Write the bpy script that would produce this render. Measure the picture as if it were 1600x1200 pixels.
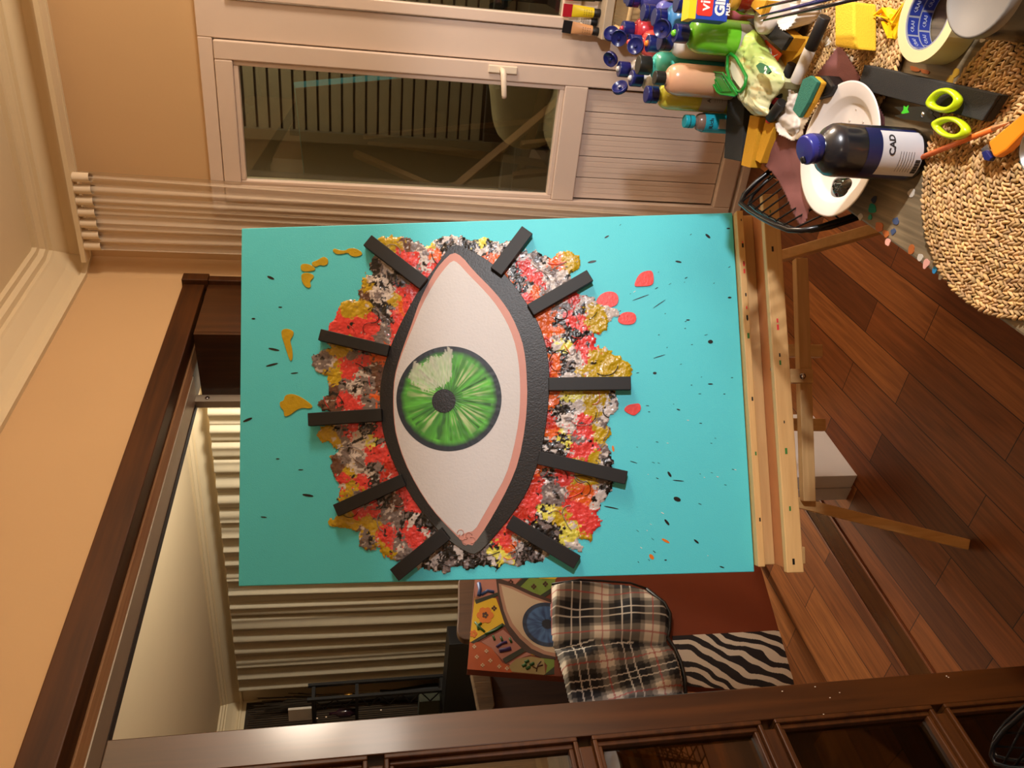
import bpy, bmesh, math, random
from mathutils import Vector, Matrix, noise
random.seed(7)
for o in list(bpy.data.objects): bpy.data.objects.remove(o)
scene = bpy.context.scene; COL = scene.collection
V = Vector
# ------------------------------------------------------------------ camera (turned a quarter: the photograph lies on its side)
F_PX = 1230.0; PITCH = math.radians(11.2); CAMH = 1.5
FW = V((0, math.cos(PITCH), -math.sin(PITCH))); DN = V((0, -math.sin(PITCH), -math.cos(PITCH))); RT = V((1, 0, 0))
CAM = V((0, 0, CAMH))
cd = bpy.data.cameras.new('camera'); cam = bpy.data.objects.new('camera', cd); COL.objects.link(cam)
cd.sensor_fit = 'HORIZONTAL'; cd.sensor_width = 36.0; cd.lens = F_PX / 1600 * 36.0; cd.clip_start = 0.02; cd.clip_end = 60
M = Matrix.Identity(4)
for i in range(3):
    M[i][0] = DN[i]; M[i][1] = RT[i]; M[i][2] = -FW[i]; M[i][3] = CAM[i]
cam.matrix_world = M
scene.camera = cam
# ------------------------------------------------------------------ exposure, world, lamps
vs = scene.view_settings; vs.view_transform = 'Standard'; vs.look = 'None'; vs.gamma = 1.0; vs.use_curve_mapping = False; vs.exposure = 0.0
w = bpy.data.worlds.new('world'); scene.world = w; w.use_nodes = True
w.node_tree.nodes['Background'].inputs[0].default_value = (0.05, 0.045, 0.04, 1); w.node_tree.nodes['Background'].inputs[1].default_value = 0.5
def lamp(name, kind, loc, energy, col, radius=0.1, aim=None, spot=None, blend=0.3, size=None):
    l = bpy.data.lights.new(name, kind); o = bpy.data.objects.new(name, l); COL.objects.link(o)
    l.energy = energy; l.color = col; o.location = loc
    if kind in ('POINT', 'SPOT'): l.shadow_soft_size = radius
    if kind == 'SPOT': l.spot_size = spot; l.spot_blend = blend
    if kind == 'AREA': l.shape = 'DISK'; l.size = size
    if aim is not None: o.rotation_euler = (V(aim) - V(loc)).to_track_quat('-Z', 'Y').to_euler()
    return o
WARM = (1.0, 0.84, 0.66)
lamp('table_lamp_beam', 'SPOT', (0.95, 0.15, 1.45), 83, (1.0, 0.98, 1.0), 0.035, aim=(0.93, 0.195, 0.6), spot=math.radians(176), blend=0.15)
lamp('table_lamp_glow', 'POINT', (1.45, 1.11, 1.42), 11, (1.0, 0.88, 0.76), 0.11)
lamp('right_side_lamp', 'POINT', (2.2, 1.25, 1.74), 106, WARM, 0.18)  # unseen light at the right, set below ceiling height to shift its door leaf highlight
lamp('rear_fill', 'POINT', (-0.3, -1.4, 2.2), 9, WARM, 0.18)  # weak unseen fill added behind the camera, not a known lamp
lamp('far_room_lamp', 'POINT', (0.5, 4.25, 1.95), 190, (1.0, 0.93, 0.79), 0.12)
lamp('balcony_fill', 'POINT', (1.9, 3.2, 2.3), 75.0, (1.0, 0.86, 0.68), 0.2)  # added fill that brightens the shutter and balcony behind the glass, no visible source

# ------------------------------------------------------------------ picture -> world helpers (a ray through a picture point, met with a real plane)
def ray(x, y): return FW + RT * ((600 - y) / F_PX) + DN * ((x - 800) / F_PX)
def onz(x, y, z):
    r = ray(x, y); return CAM + r * ((z - CAMH) / r.z)
def onp(x, y, p, n):
    r = ray(x, y); return CAM + r * ((V(p) - CAM).dot(n) / r.dot(n))
def basis(o, ax, ay, az):
    m = Matrix.Identity(4)
    for i in range(3): m[i][0] = ax[i]; m[i][1] = ay[i]; m[i][2] = az[i]; m[i][3] = o[i]
    return m
def lin(c):
    return tuple((v / 255 / 12.92) if v / 255 <= 0.04045 else ((v / 255 + 0.055) / 1.055) ** 2.4 for v in c) + (1.0,)

# ------------------------------------------------------------------ materials
MATS = {}
def nmat(name):
    m = bpy.data.materials.new(name); m.use_nodes = True
    b = m.node_tree.nodes['Principled BSDF']; return m, m.node_tree.nodes, m.node_tree.links, b
def flat(name, c, rough=0.5, metal=0.0, var=0.08, scale=12.0, bump=0.0, bscale=60.0, spec=0.5, coat=0.0):
    if name in MATS: return MATS[name]
    m, N, L, b = nmat(name); c = lin(c)
    tc = N.new('ShaderNodeTexCoord'); nz = N.new('ShaderNodeTexNoise'); nz.inputs['Scale'].default_value = scale; nz.inputs['Detail'].default_value = 4
    L.new(tc.outputs['Object'], nz.inputs['Vector'])
    mx = N.new('ShaderNodeMix'); mx.data_type = 'RGBA'; L.new(nz.outputs[0], mx.inputs[0])
    mx.inputs[6].default_value = tuple(v * (1 - var) for v in c[:3]) + (1,); mx.inputs[7].default_value = tuple(min(1, v * (1 + var)) for v in c[:3]) + (1,)
    L.new(mx.outputs[2], b.inputs['Base Color'])
    b.inputs['Roughness'].default_value = rough; b.inputs['Metallic'].default_value = metal; b.inputs['Specular IOR Level'].default_value = spec
    b.inputs['Coat Weight'].default_value = coat
    if bump:
        n2 = N.new('ShaderNodeTexNoise'); n2.inputs['Scale'].default_value = bscale; n2.inputs['Detail'].default_value = 5; L.new(tc.outputs['Object'], n2.inputs['Vector'])
        bp = N.new('ShaderNodeBump'); bp.inputs['Strength'].default_value = bump; bp.inputs['Distance'].default_value = 0.002
        L.new(n2.outputs[0], bp.inputs['Height']); L.new(bp.outputs[0], b.inputs['Normal'])
    MATS[name] = m; return m
def wood(name, c1, c2, ang=0.0, vertical=False, rough=0.35, sc=6.0, stretch=14.0, spec=0.5, bump=0.15, coat=0.0):
    """grain along local x turned by ang about z, or along z when vertical"""
    if name in MATS: return MATS[name]
    m, N, L, b = nmat(name)
    tc = N.new('ShaderNodeTexCoord'); mp = N.new('ShaderNodeMapping'); mp.vector_type = 'POINT'
    r = N.new('ShaderNodeMapping'); r.inputs['Rotation'].default_value = (0, 0, -ang)
    mp.inputs['Scale'].default_value = (sc * stretch, sc * stretch, sc) if vertical else (sc, sc * stretch, sc * stretch)
    L.new(tc.outputs['Object'], r.inputs[0]); L.new(r.outputs[0], mp.inputs[0])
    nz = N.new('ShaderNodeTexNoise'); nz.inputs['Scale'].default_value = 1.0; nz.inputs['Detail'].default_value = 6; nz.inputs['Distortion'].default_value = 0.6
    L.new(mp.outputs[0], nz.inputs['Vector'])
    n2 = N.new('ShaderNodeTexNoise'); n2.inputs['Scale'].default_value = 2.2; n2.inputs['Detail'].default_value = 2; L.new(tc.outputs['Object'], n2.inputs['Vector'])
    ad = N.new('ShaderNodeMath'); ad.operation = 'MULTIPLY_ADD'; ad.inputs[1].default_value = 0.5; L.new(n2.outputs[0], ad.inputs[0]); 
    ml = N.new('ShaderNodeMath'); ml.operation = 'MULTIPLY'; ml.inputs[1].default_value = 0.62; L.new(nz.outputs[0], ml.inputs[0]); L.new(ml.outputs[0], ad.inputs[2])
    cr = N.new('ShaderNodeValToRGB'); cr.color_ramp.elements[0].position = 0.36; cr.color_ramp.elements[1].position = 0.7
    cr.color_ramp.elements[0].color = lin(c1); cr.color_ramp.elements[1].color = lin(c2)
    L.new(ad.outputs[0], cr.inputs[0]); L.new(cr.outputs[0], b.inputs['Base Color'])
    b.inputs['Roughness'].default_value = rough; b.inputs['Specular IOR Level'].default_value = spec; b.inputs['Coat Weight'].default_value = coat; b.inputs['Coat Roughness'].default_value = 0.15
    bp = N.new('ShaderNodeBump'); bp.inputs['Strength'].default_value = bump; bp.inputs['Distance'].default_value = 0.001
    L.new(nz.outputs[0], bp.inputs['Height']); L.new(bp.outputs[0], b.inputs['Normal'])
    MATS[name] = m; return m
def vcol(name, rough=0.5, coat=0.0, bump=0.0, bscale=200.0, metal=0.0):
    if name in MATS: return MATS[name]
    m, N, L, b = nmat(name)
    a = N.new('ShaderNodeVertexColor'); a.layer_name = 'Col'; L.new(a.outputs[0], b.inputs['Base Color'])
    b.inputs['Roughness'].default_value = rough; b.inputs['Coat Weight'].default_value = coat; b.inputs['Metallic'].default_value = metal
    if bump:
        tc = N.new('ShaderNodeTexCoord'); n2 = N.new('ShaderNodeTexNoise'); n2.inputs['Scale'].default_value = bscale; n2.inputs['Detail'].default_value = 3; L.new(tc.outputs['Object'], n2.inputs['Vector'])
        bp = N.new('ShaderNodeBump'); bp.inputs['Strength'].default_value = bump; bp.inputs['Distance'].default_value = 0.002
        L.new(n2.outputs[0], bp.inputs['Height']); L.new(bp.outputs[0], b.inputs['Normal'])
    MATS[name] = m; return m
def glassy(name, c=(255, 255, 255), rough=0.02, alpha=0.15, tint=0.9):
    """thin clear sheet: mostly see-through, with a real reflection"""
    if name in MATS: return MATS[name]
    m, N, L, b = nmat(name); N.remove(b); out = N['Material Output']
    tr = N.new('ShaderNodeBsdfTransparent'); tr.inputs[0].default_value = tuple(v * tint for v in lin(c)[:3]) + (1,)
    gl = N.new('ShaderNodeBsdfGlossy'); gl.inputs['Roughness'].default_value = rough; gl.inputs[0].default_value = (1, 1, 1, 1)
    fr = N.new('ShaderNodeFresnel'); fr.inputs[0].default_value = 1.5
    ad = N.new('ShaderNodeMath'); ad.operation = 'ADD'; ad.inputs[1].default_value = alpha; L.new(fr.outputs[0], ad.inputs[0])
    mx = N.new('ShaderNodeMixShader'); L.new(ad.outputs[0], mx.inputs[0]); L.new(tr.outputs[0], mx.inputs[1]); L.new(gl.outputs[0], mx.inputs[2])
    L.new(mx.outputs[0], out.inputs[0]); MATS[name] = m; return m
def sheer(name, c, opac):
    if name in MATS: return MATS[name]
    m, N, L, b = nmat(name); out = N['Material Output']
    b.inputs['Base Color'].default_value = lin(c); b.inputs['Roughness'].default_value = 0.9
    tr = N.new('ShaderNodeBsdfTransparent'); mx = N.new('ShaderNodeMixShader'); mx.inputs[0].default_value = opac
    L.new(tr.outputs[0], mx.inputs[1]); L.new(b.outputs[0], mx.inputs[2]); L.new(mx.outputs[0], out.inputs[0]); MATS[name] = m; return m

# ------------------------------------------------------------------ mesh builder
class MB:
    def __init__(s, m=None): s.v = []; s.f = []; s.mi = []; s.sm = []; s.c = []; s.m = m or Matrix.Identity(4); s.mat = 0; s.smooth = False; s.col = None
    def vert(s, p): s.v.append(s.m @ V(p)); s.c.append(s.col or (1, 1, 1, 1)); return len(s.v) - 1
    def face(s, idx, smooth=None): s.f.append(list(idx)); s.mi.append(s.mat); s.sm.append(s.smooth if smooth is None else smooth)
    def box(s, x0, x1, y0, y1, z0, z1):
        i = [s.vert(p) for p in ((x0,y0,z0),(x1,y0,z0),(x1,y1,z0),(x0,y1,z0),(x0,y0,z1),(x1,y0,z1),(x1,y1,z1),(x0,y1,z1))]
        for q in ((0,3,2,1),(4,5,6,7),(0,1,5,4),(1,2,6,5),(2,3,7,6),(3,0,4,7)): s.face([i[k] for k in q], False)
        return s
    def prism(s, pts, z0, z1, smooth=False):
        """polygon of (x,y) raised from z0 to z1"""
        a = sum(pts[i][0]*pts[(i+1)%len(pts)][1]-pts[(i+1)%len(pts)][0]*pts[i][1] for i in range(len(pts)))
        if a < 0: pts = pts[::-1]
        lo = [s.vert((p[0], p[1], z0)) for p in pts]; hi = [s.vert((p[0], p[1], z1)) for p in pts]; n = len(pts)
        s.face(hi, False); s.face(lo[::-1], False)
        for i in range(n): s.face((lo[i], lo[(i+1)%n], hi[(i+1)%n], hi[i]), smooth)
        return s
    def bar(s, a, b, w, t, up=(0, 0, 1)):
        """rectangular bar from a to b, width w across, thickness t along up"""
        a = V(a); b = V(b); d = (b - a).normalized(); u = V(up); u = (u - d * u.dot(d)).normalized(); q = d.cross(u)
        i = []
        for p in (a, b):
            for (k, l) in ((-1,-1),(1,-1),(1,1),(-1,1)): i.append(s.vert(p + q * (k * w / 2) + u * (l * t / 2)))
        for g in ((3,2,1,0),(4,5,6,7),(0,1,5,4),(1,2,6,5),(2,3,7,6),(3,0,4,7)): s.face([i[k] for k in g], False)
        return s
    def tube(s, pts, r, n=8, closed=False, cap=True):
        pts = [V(p) for p in pts]; rings = []; m = len(pts); prev = None
        for i, p in enumerate(pts):
            a = pts[i-1] if (i > 0 or closed) else p; b = pts[(i+1) % m] if (i < m-1 or closed) else p
            d = (b - a).normalized()
            u = (prev - d * prev.dot(d)) if prev else (V((0,0,1)) - d * d.z)
            if u.length < 1e-3: u = V((1,0,0)) - d * d.x
            u.normalize(); prev = u; q = d.cross(u); rr = r[i] if isinstance(r, (list, tuple)) else r
            rings.append([s.vert(p + (u * math.cos(2*math.pi*k/n) + q * math.sin(2*math.pi*k/n)) * rr) for k in range(n)])
        for i in range(m if closed else m-1):
            A = rings[i]; B = rings[(i+1) % m]
            for k in range(n): s.face((A[k], A[(k+1)%n], B[(k+1)%n], B[k]), True)
        if cap and not closed: s.face(rings[0][::-1], False); s.face(rings[-1], False)
        return s
    def lathe(s, prof, n=28, cx=0, cy=0, cap=True, smooth=True, a0=0, a1=2*math.pi):
        full = abs(a1 - a0 - 2*math.pi) < 1e-6; k = n if full else n + 1; rings = []
        for (r, z) in prof: rings.append([s.vert((cx + r*math.cos(a0+(a1-a0)*i/n), cy + r*math.sin(a0+(a1-a0)*i/n), z)) for i in range(k)])
        for A, B in zip(rings, rings[1:]):
            for i in range(n): s.face((A[i], A[(i+1)%k], B[(i+1)%k], B[i]), smooth)
        if cap and full: s.face(rings[0][::-1], False); s.face(rings[-1], False)
        return s
    def grid(s, fn, nu, nv, colfn=None, smooth=True, keep=None):
        idx = {}
        for i in range(nu+1):
            for j in range(nv+1):
                if colfn: s.col = colfn(i/nu, j/nv)
                idx[i, j] = s.vert(fn(i/nu, j/nv))
        for i in range(nu):
            for j in range(nv):
                if keep is None or keep((i+.5)/nu, (j+.5)/nv): s.face((idx[i,j], idx[i+1,j], idx[i+1,j+1], idx[i,j+1]), smooth)
        s.col = None; return s
    def build(s, name, mats, parent=None, bevel=0.0, solid=0.0, subsurf=0, segs=2, auto=False):
        if not isinstance(mats, (list, tuple)): mats = [mats]
        root = parent
        while root is not None and root.parent is not None: root = root.parent
        if root is not None: off = V(root.location)
        else:
            xs = [v.x for v in s.v]; ys = [v.y for v in s.v]; zs = [v.z for v in s.v]
            off = V(((min(xs)+max(xs))/2, (min(ys)+max(ys))/2, min(zs)))
        me = bpy.data.meshes.new(name); me.from_pydata([v - off for v in s.v], [], s.f)
        for m in mats: me.materials.append(m)
        me.polygons.foreach_set('material_index', s.mi); me.polygons.foreach_set('use_smooth', s.sm)
        ca = me.color_attributes.new('Col', 'FLOAT_COLOR', 'POINT')
        ca.data.foreach_set('color', [x for c in s.c for x in c]); me.validate(); me.update()
        o = bpy.data.objects.new(name, me); COL.objects.link(o)
        if parent is not None: o.parent = parent
        else: o.location = off
        if solid: md = o.modifiers.new('solid', 'SOLIDIFY'); md.thickness = solid; md.offset = 0
        if bevel: md = o.modifiers.new('bevel', 'BEVEL'); md.width = bevel; md.segments = segs; md.limit_method = 'ANGLE'
        if subsurf: md = o.modifiers.new('sub', 'SUBSURF'); md.levels = subsurf; md.render_levels = subsurf
        return o
def thing(name, label, cat, loc, group=None):
    o = bpy.data.objects.new(name, None); COL.objects.link(o); o.location = loc; o.empty_display_size = 0.05
    o['label'] = label; o['category'] = cat
    if group: o['group'] = group
    return o
def tag(o, label, cat, group=None, kind=None):
    if label: o['label'] = label
    if cat: o['category'] = cat
    if group: o['group'] = group
    if kind: o['kind'] = kind
    return o
def struct(o, label=None):
    o['kind'] = 'structure'
    if label: o['label'] = label
    return o
def text_mesh(s, body, size, mtx, depth=0.0004, font=None, squeeze=1.0, bold=0.0, align='CENTER'):
    """write flat lettering into the builder; mtx maps text x (reading), y (up), z (out)"""
    cu = bpy.data.curves.new('lettering', 'FONT'); cu.body = body; cu.size = size; cu.extrude = depth; cu.align_x = align; cu.align_y = 'CENTER'; cu.offset = bold
    cu.resolution_u = 3
    ob = bpy.data.objects.new('lettering', cu); COL.objects.link(ob)
    dg = bpy.context.evaluated_depsgraph_get(); me = bpy.data.meshes.new_from_object(ob.evaluated_get(dg))
    old = s.m; s.m = s.m @ mtx
    base = len(s.v)
    for v in me.vertices: s.vert((v.co.x * squeeze, v.co.y, v.co.z))
    for p in me.polygons: s.face([base + i for i in p.vertices], False)
    s.m = old; bpy.data.objects.remove(ob); bpy.data.curves.remove(cu); bpy.data.meshes.remove(me)
    return s

# ------------------------------------------------------------------ shared frames of the room
LD = V((0.594, 0.804, 0)).normalized()            # along the left wall, away from the camera
NL = V((0.804, -0.594, 0)).normalized()           # out of the left wall into the room
RD = V((0.859, -0.512, 0)).normalized()           # along the balcony wall, to the right
NR = V((-0.512, -0.859, 0)).normalized()          # out of the balcony wall into the room
C1 = V((0.379, 3.03, 0)); C2 = V((0.463, 3.09, 0))
CEIL = 2.59
LW = basis(C1, -LD, NL, V((0, 0, 1)))             # x: towards the camera along the left wall, y: into the room
RW = basis(C2, RD, NR, V((0, 0, 1)))              # x: to the right along the balcony wall, y: into the room
RWi = RW.inverted(); LWi = LW.inverted()
def rw(x, y, off=0.0):
    p = RWi @ onp(x, y, C2 + NR * off, NR); return p.x, p.z
def lw(x, y, off=0.0):
    p = LWi @ onp(x, y, C1 + NL * off, NL); return p.x, p.z
LANG = math.atan2(LD.y, LD.x); RANG = math.atan2(RD.y, RD.x)
M_WALL = flat('tan wall paint', (205, 170, 125), 0.85, var=0.04, scale=3, bump=0.08, bscale=120)
M_CEIL = flat('cream plaster', (218, 200, 165), 0.8, var=0.03, scale=3)
M_BROWN = wood('dark brown varnish', (50, 25, 7), (82, 45, 14), ang=LANG, rough=0.45, sc=3, stretch=18, spec=0.3)
M_BROWNV = wood('dark brown varnish upright', (42, 21, 5), (78, 42, 13), vertical=True, rough=0.36, sc=2.2, stretch=16, coat=0.5)
M_PALEW = wood('pale bare wood', (176, 126, 84), (204, 158, 112), ang=LANG, rough=0.6, sc=4)
M_PINE = wood('easel beech', (200, 156, 98), (226, 186, 124), ang=0.1, rough=0.5, sc=5, stretch=12)
M_PINEV = wood('easel beech upright', (194, 150, 92), (222, 180, 118), vertical=True, rough=0.5, sc=5, stretch=12)
M_WHITEP = flat('white door plastic', (218, 198, 182), 0.35, var=0.03)
M_METAL = flat('brushed aluminium', (186, 174, 156), 0.4, metal=0.25)
M_GAP = flat('dark joint', (45, 34, 26), 0.8)
M_BLACKM = flat('black enamel wire', (16, 16, 18), 0.25)
M_BLACK = flat('matt black', (20, 18, 18), 0.5)
M_STEEL = flat('steel', (190, 190, 190), 0.2, metal=1.0)
# ================================================================== room shell
# floor boards of both rooms
def floor_mat():
    m, N, L, b = nmat('laid wooden floor')
    tc = N.new('ShaderNodeTexCoord'); mp = N.new('ShaderNodeMapping'); mp.inputs['Rotation'].default_value = (0, 0, -LANG - 0.06); L.new(tc.outputs['Object'], mp.inputs[0])
    bk = N.new('ShaderNodeTexBrick'); bk.inputs['Scale'].default_value = 1.0; bk.inputs['Brick Width'].default_value = 0.62; bk.inputs['Row Height'].default_value = 0.105
    bk.inputs['Mortar Size'].default_value = 0.0012; bk.inputs['Mortar Smooth'].default_value = 0.0; bk.inputs['Bias'].default_value = 0.0
    bk.inputs['Color1'].default_value = (0, 0, 0, 1); bk.inputs['Color2'].default_value = (1, 1, 1, 1); bk.inputs['Mortar'].default_value = (0.3, 0.3, 0.3, 1); bk.offset = 0.37
    L.new(mp.outputs[0], bk.inputs['Vector'])
    cr = N.new('ShaderNodeValToRGB'); e = cr.color_ramp.elements; e[0].color = lin((92, 50, 22)); e[1].color = lin((158, 98, 50)); x = e.new(0.5); x.color = lin((122, 68, 31))
    L.new(bk.outputs['Color'], cr.inputs[0])
    m2 = N.new('ShaderNodeMapping'); m2.inputs['Scale'].default_value = (5, 90, 5); L.new(mp.outputs[0], m2.inputs[0])
    nz = N.new('ShaderNodeTexNoise'); nz.inputs['Scale'].default_value = 1.0; nz.inputs['Detail'].default_value = 6; nz.inputs['Distortion'].default_value = 0.8; L.new(m2.outputs[0], nz.inputs['Vector'])
    gr = N.new('ShaderNodeValToRGB'); gr.color_ramp.elements[0].position = 0.3; gr.color_ramp.elements[0].color = (0.5, 0.45, 0.42, 1); gr.color_ramp.elements[1].position = 0.7; gr.color_ramp.elements[1].color = (1.15, 1.1, 1.05, 1)
    L.new(nz.outputs[0], gr.inputs[0])
    mu = N.new('ShaderNodeMix'); mu.data_type = 'RGBA'; mu.blend_type = 'MULTIPLY'; mu.inputs[0].default_value = 0.8; L.new(cr.outputs[0], mu.inputs[6]); L.new(gr.outputs[0], mu.inputs[7])
    jt = N.new('ShaderNodeMix'); jt.data_type = 'RGBA'; L.new(bk.outputs['Fac'], jt.inputs[0]); L.new(mu.outputs[2], jt.inputs[6]); jt.inputs[7].default_value = lin((34, 14, 7))
    L.new(jt.outputs[2], b.inputs['Base Color']); b.inputs['Roughness'].default_value = 0.5; b.inputs['Specular IOR Level'].default_value = 0.35
    bp = N.new('ShaderNodeBump'); bp.inputs['Strength'].default_value = 0.08; bp.inputs['Distance'].default_value = 0.001; L.new(nz.outputs[0], bp.inputs['Height']); L.new(bp.outputs[0], b.inputs['Normal'])
    return m
fl = MB(); fl.box(-6, 4.2, -2.6, 8.2, -0.08, 0.0)
struct(fl.build('floor', floor_mat()))
# ceiling of both rooms
cl = MB(); cl.box(-6, 4.2, -2.6, 8.2, CEIL, CEIL + 0.08)
struct(cl.build('ceiling', M_CEIL))
THK = 0.285; HEAD = 2.105; OPEN_END = 2.35; JA = 0.37
# left wall: above the opening, the pillar by the corner, and the stretch nearer the camera
wl = MB(LW)
wl.box(-0.15, 6.0, -THK, 0.0, HEAD, CEIL)
wl.box(-0.15, JA, -THK, 0.0, 0.0, 2.02)
wl.box(OPEN_END, 6.0, -THK, 0.0, 0.0, HEAD)
struct(wl.build('wall_left', M_WALL))
# the narrow slanting facet in the corner
C1b = C1; f1 = MB(); n = 0
f1.prism([(C1.x, C1.y), (C2.x, C2.y), (C2.x + 0.02, C2.y + 0.3), (C1.x - 0.25, C1.y + 0.1)], 0, CEIL)
struct(f1.build('wall_corner', M_WALL))
# balcony wall with the door hole (door frame covers it)
a0, zt = rw(305, 20); fa0 = rw(335, 290)[0]  # outer frame: left edge a, top
def RWbox(b, a0, a1, z0, z1, y0, y1): b.box(a0, a1, y0, y1, z0, z1)
DL = 0.20; DTOP = 2.0; DR = 2.3; SILLZ = 0.70; DMID = 0.86
b = MB(RW)
b.box(-0.05, DL, -0.25, 0, 0, CEIL); b.box(DL, 4.5, -0.25, 0, DTOP, CEIL); b.box(DR, 4.5, -0.25, 0, 0, DTOP)
b.box(DMID, DR, -0.25, 0, 0, SILLZ - 0.03)
struct(b.build('wall_right', M_WALL))
# walls behind and beside the camera, seen only by the light
b = MB(); b.box(-6, 4.2, -2.7, -2.6, 0, CEIL); struct(b.build('wall_back', M_WALL))
b = MB(); b.box(3.4, 3.5, -2.6, 1.2, 0, CEIL); struct(b.build('wall_side', M_WALL))
# far room: curtain wall and its left wall
FWP = V((-0.11, 5.42, 0)); FR = basis(FWP, RD, NR, V((0, 0, 1)))
FRi = FR.inverted()
b = MB(FR); b.box(-3.05, 2.6, -0.1, 0, 0, CEIL); struct(b.build('wall_far', M_CEIL))
FLC = FR @ V((-2.98, 0, 0)); FL = basis(FLC, -LD, NL, V((0, 0, 1)))
b = MB(FL); b.box(-0.1, 4.8, -0.1, 0, 0, CEIL); struct(b.build('wall_far_left', M_CEIL))
b = MB(); p = LW @ V((-0.12, -THK + 0.03, 0)); b.bar(p + V((0, 0, CEIL / 2)), p + LD * 2.2 + V((0, 0, CEIL / 2)), 0.1, CEIL); struct(b.build('wall_far_right', M_CEIL))
# crown mouldings
PROF = [(0, 2.435), (0.016, 2.435), (0.018, 2.452), (0.006, 2.458), (0.012, 2.47), (0.03, 2.50), (0.062, 2.535), (0.068, 2.54), (0.068, 2.552), (0.084, 2.556), (0.09, 2.572), (0.105, 2.574), (0.105, CEIL), (0, CEIL)]
def crown(name, line, prof, mat=None):
    """line: list of plan points, room on the right hand side of travel; mitred corners"""
    b = MB(); rings = []
    for i, p in enumerate(line):
        d0 = (line[i] - line[i-1]).normalized() if i > 0 else (line[1] - line[0]).normalized()
        d1 = (line[i+1] - line[i]).normalized() if i < len(line) - 1 else d0
        n0 = V((d0.y, -d0.x, 0)); n1 = V((d1.y, -d1.x, 0)); m = (n0 + n1).normalized(); k = 1 / max(0.3, m.dot(n0))
        rings.append([b.vert(p + m * (k * o) + V((0, 0, z))) for (o, z) in prof])
    for A, B in zip(rings, rings[1:]):
        for j in range(len(prof) - 1): b.face((A[j], B[j], B[j+1], A[j+1]), False)
    return struct(b.build(name, mat or M_CEIL))
crown('trim_1', [C1 - LD * 5.0, C1, C2, C2 + RD * 2.9], PROF)
crown('trim_2', [FLC - LD * 4.6, FLC, FR @ V((1.3, 0, 0))], [(o * 1.1, z + 0.0) for o, z in PROF])
# ------------------------------------------------------------------ wooden frame round the sliding-door opening
b = MB(LW)
b.box(0.02, 6.0, -0.02, 0.014, 2.032, HEAD)                       # header board
b.box(0.02, 0.055, -0.01, 0.03, 0, 2.019)                        # upright outer bead
b.box(0.012, 0.06, -0.01, 0.034, 2.019, HEAD + 0.003)             # corner block
o = b.build('trim_3', M_BROWN, bevel=0.003); struct(o)
b = MB(LW); b.box(0.055, JA, 0.0, 0.012, 0, 2.02); b.box(JA - 0.006, JA + 0.012, -0.235, 0.012, 0, 2.02); b.box(JA - 0.006, JA + 0.012, -THK - 0.005, -0.262, 0, 2.02)
struct(b.build('trim_4', M_BROWNV))
b = MB(LW); b.box(0.0, 6.0, -THK, -0.02, 2.047, HEAD); struct(b.build('trim_5', M_BROWN))
b = MB(LW); b.box(0.04, 6.0, -0.158, -0.0975, 2.041, 2.048); struct(b.build('trim_6', M_PALEW, bevel=0.002))
b = MB(LW); b.box(JA + 0.012, 6.0, -0.247, -0.158, 2.038, 2.048); b.mat = 1; b.box(JA + 0.012, 6.0, -0.277, -0.247, 2.036, 2.048); b.mat = 0
struct(b.build('trim_7', [M_METAL, M_GAP], bevel=0.001))
# metal edged sliding leaf showing at the pocket
dj = thing('door_3', None, None, LW @ V((JA, -0.24, 0))); dj['kind'] = 'structure'; del dj['label']; del dj['category']
b = MB(LW); b.box(JA + 0.012, JA + 0.05, -0.262, -0.235, 0.012, 2.038); b.build('frame', M_METAL, dj)
b = MB(LW @ Matrix.Translation((JA + 0.032, -0.234, 2.0)) @ Matrix.Rotation(-math.pi/2, 4, 'X')); b.lathe([(0.008, 0), (0.008, 0.002), (0.004, 0.004)], 14); b.build('screw', M_STEEL, dj)
# threshold in the floor
b = MB(LW); b.box(JA, 6.0, -0.285, -0.205, 0.0, 0.006); struct(b.build('trim_8', wood('threshold varnish', (62, 32, 10), (86, 50, 18), ang=LANG, rough=0.25, sc=3), bevel=0.002))
b = MB(LW); b.box(JA, 6.0, -0.295, -0.285, 0.0, 0.009); b.box(JA, 6.0, -0.205, -0.197, 0.0, 0.009); struct(b.build('trim_9', flat('threshold edge', (112, 60, 28), 0.4), bevel=0.001))

# ------------------------------------------------------------------ balcony door and the window beside it
dr = thing('door_1', 'x', 'x', RW @ V((DL, 0, 0))); del dr['label']; del dr['category']; dr['kind'] = 'structure'
FZ = 0.05
SL, SR = 0.235, 0.775; ST, SB = 1.955, 0.045
b = MB(RW)   # fixed outer frame
b.box(DL, SL, -0.05, 0.03, 0, DTOP); b.box(SR, DMID + 0.03, -0.05, 0.03, 0, DTOP); b.box(SL, SR, -0.05, 0.03, ST, DTOP); b.box(SL, SR, -0.05, 0.02, 0, SB)
b.box(DMID + 0.03, DR, -0.05, 0.03, DTOP - 0.09, DTOP); b.box(DMID + 0.03, DR, -0.05, 0.03, SILLZ - 0.03, SILLZ + 0.055)
b.build('frame', M_WHITEP, dr, bevel=0.003)
GL, GR, GT, GB = 0.30, 0.712, 1.895, 0.775; PT, PB = 0.69, 0.115
b = MB(RW)   # moving leaf
b.box(SL + 0.004, GL, -0.02, 0.045, SB, ST - 0.004); b.box(GR, SR - 0.004, -0.02, 0.045, SB, ST - 0.004)
b.box(GL, GR, -0.02, 0.045, GT, ST - 0.004); b.box(GL, GR, -0.02, 0.045, PT, GB); b.box(GL, GR, -0.02, 0.045, SB, PB)
leaf = b.build('door_leaf', M_WHITEP, dr, bevel=0.004)
b = MB(RW)   # glazing bead and panel
for q in ((GL, GL + 0.016, GB, GT), (GR - 0.016, GR, GB, GT)): b.box(q[0], q[1], 0.0, 0.036, q[2], q[3])
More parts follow.
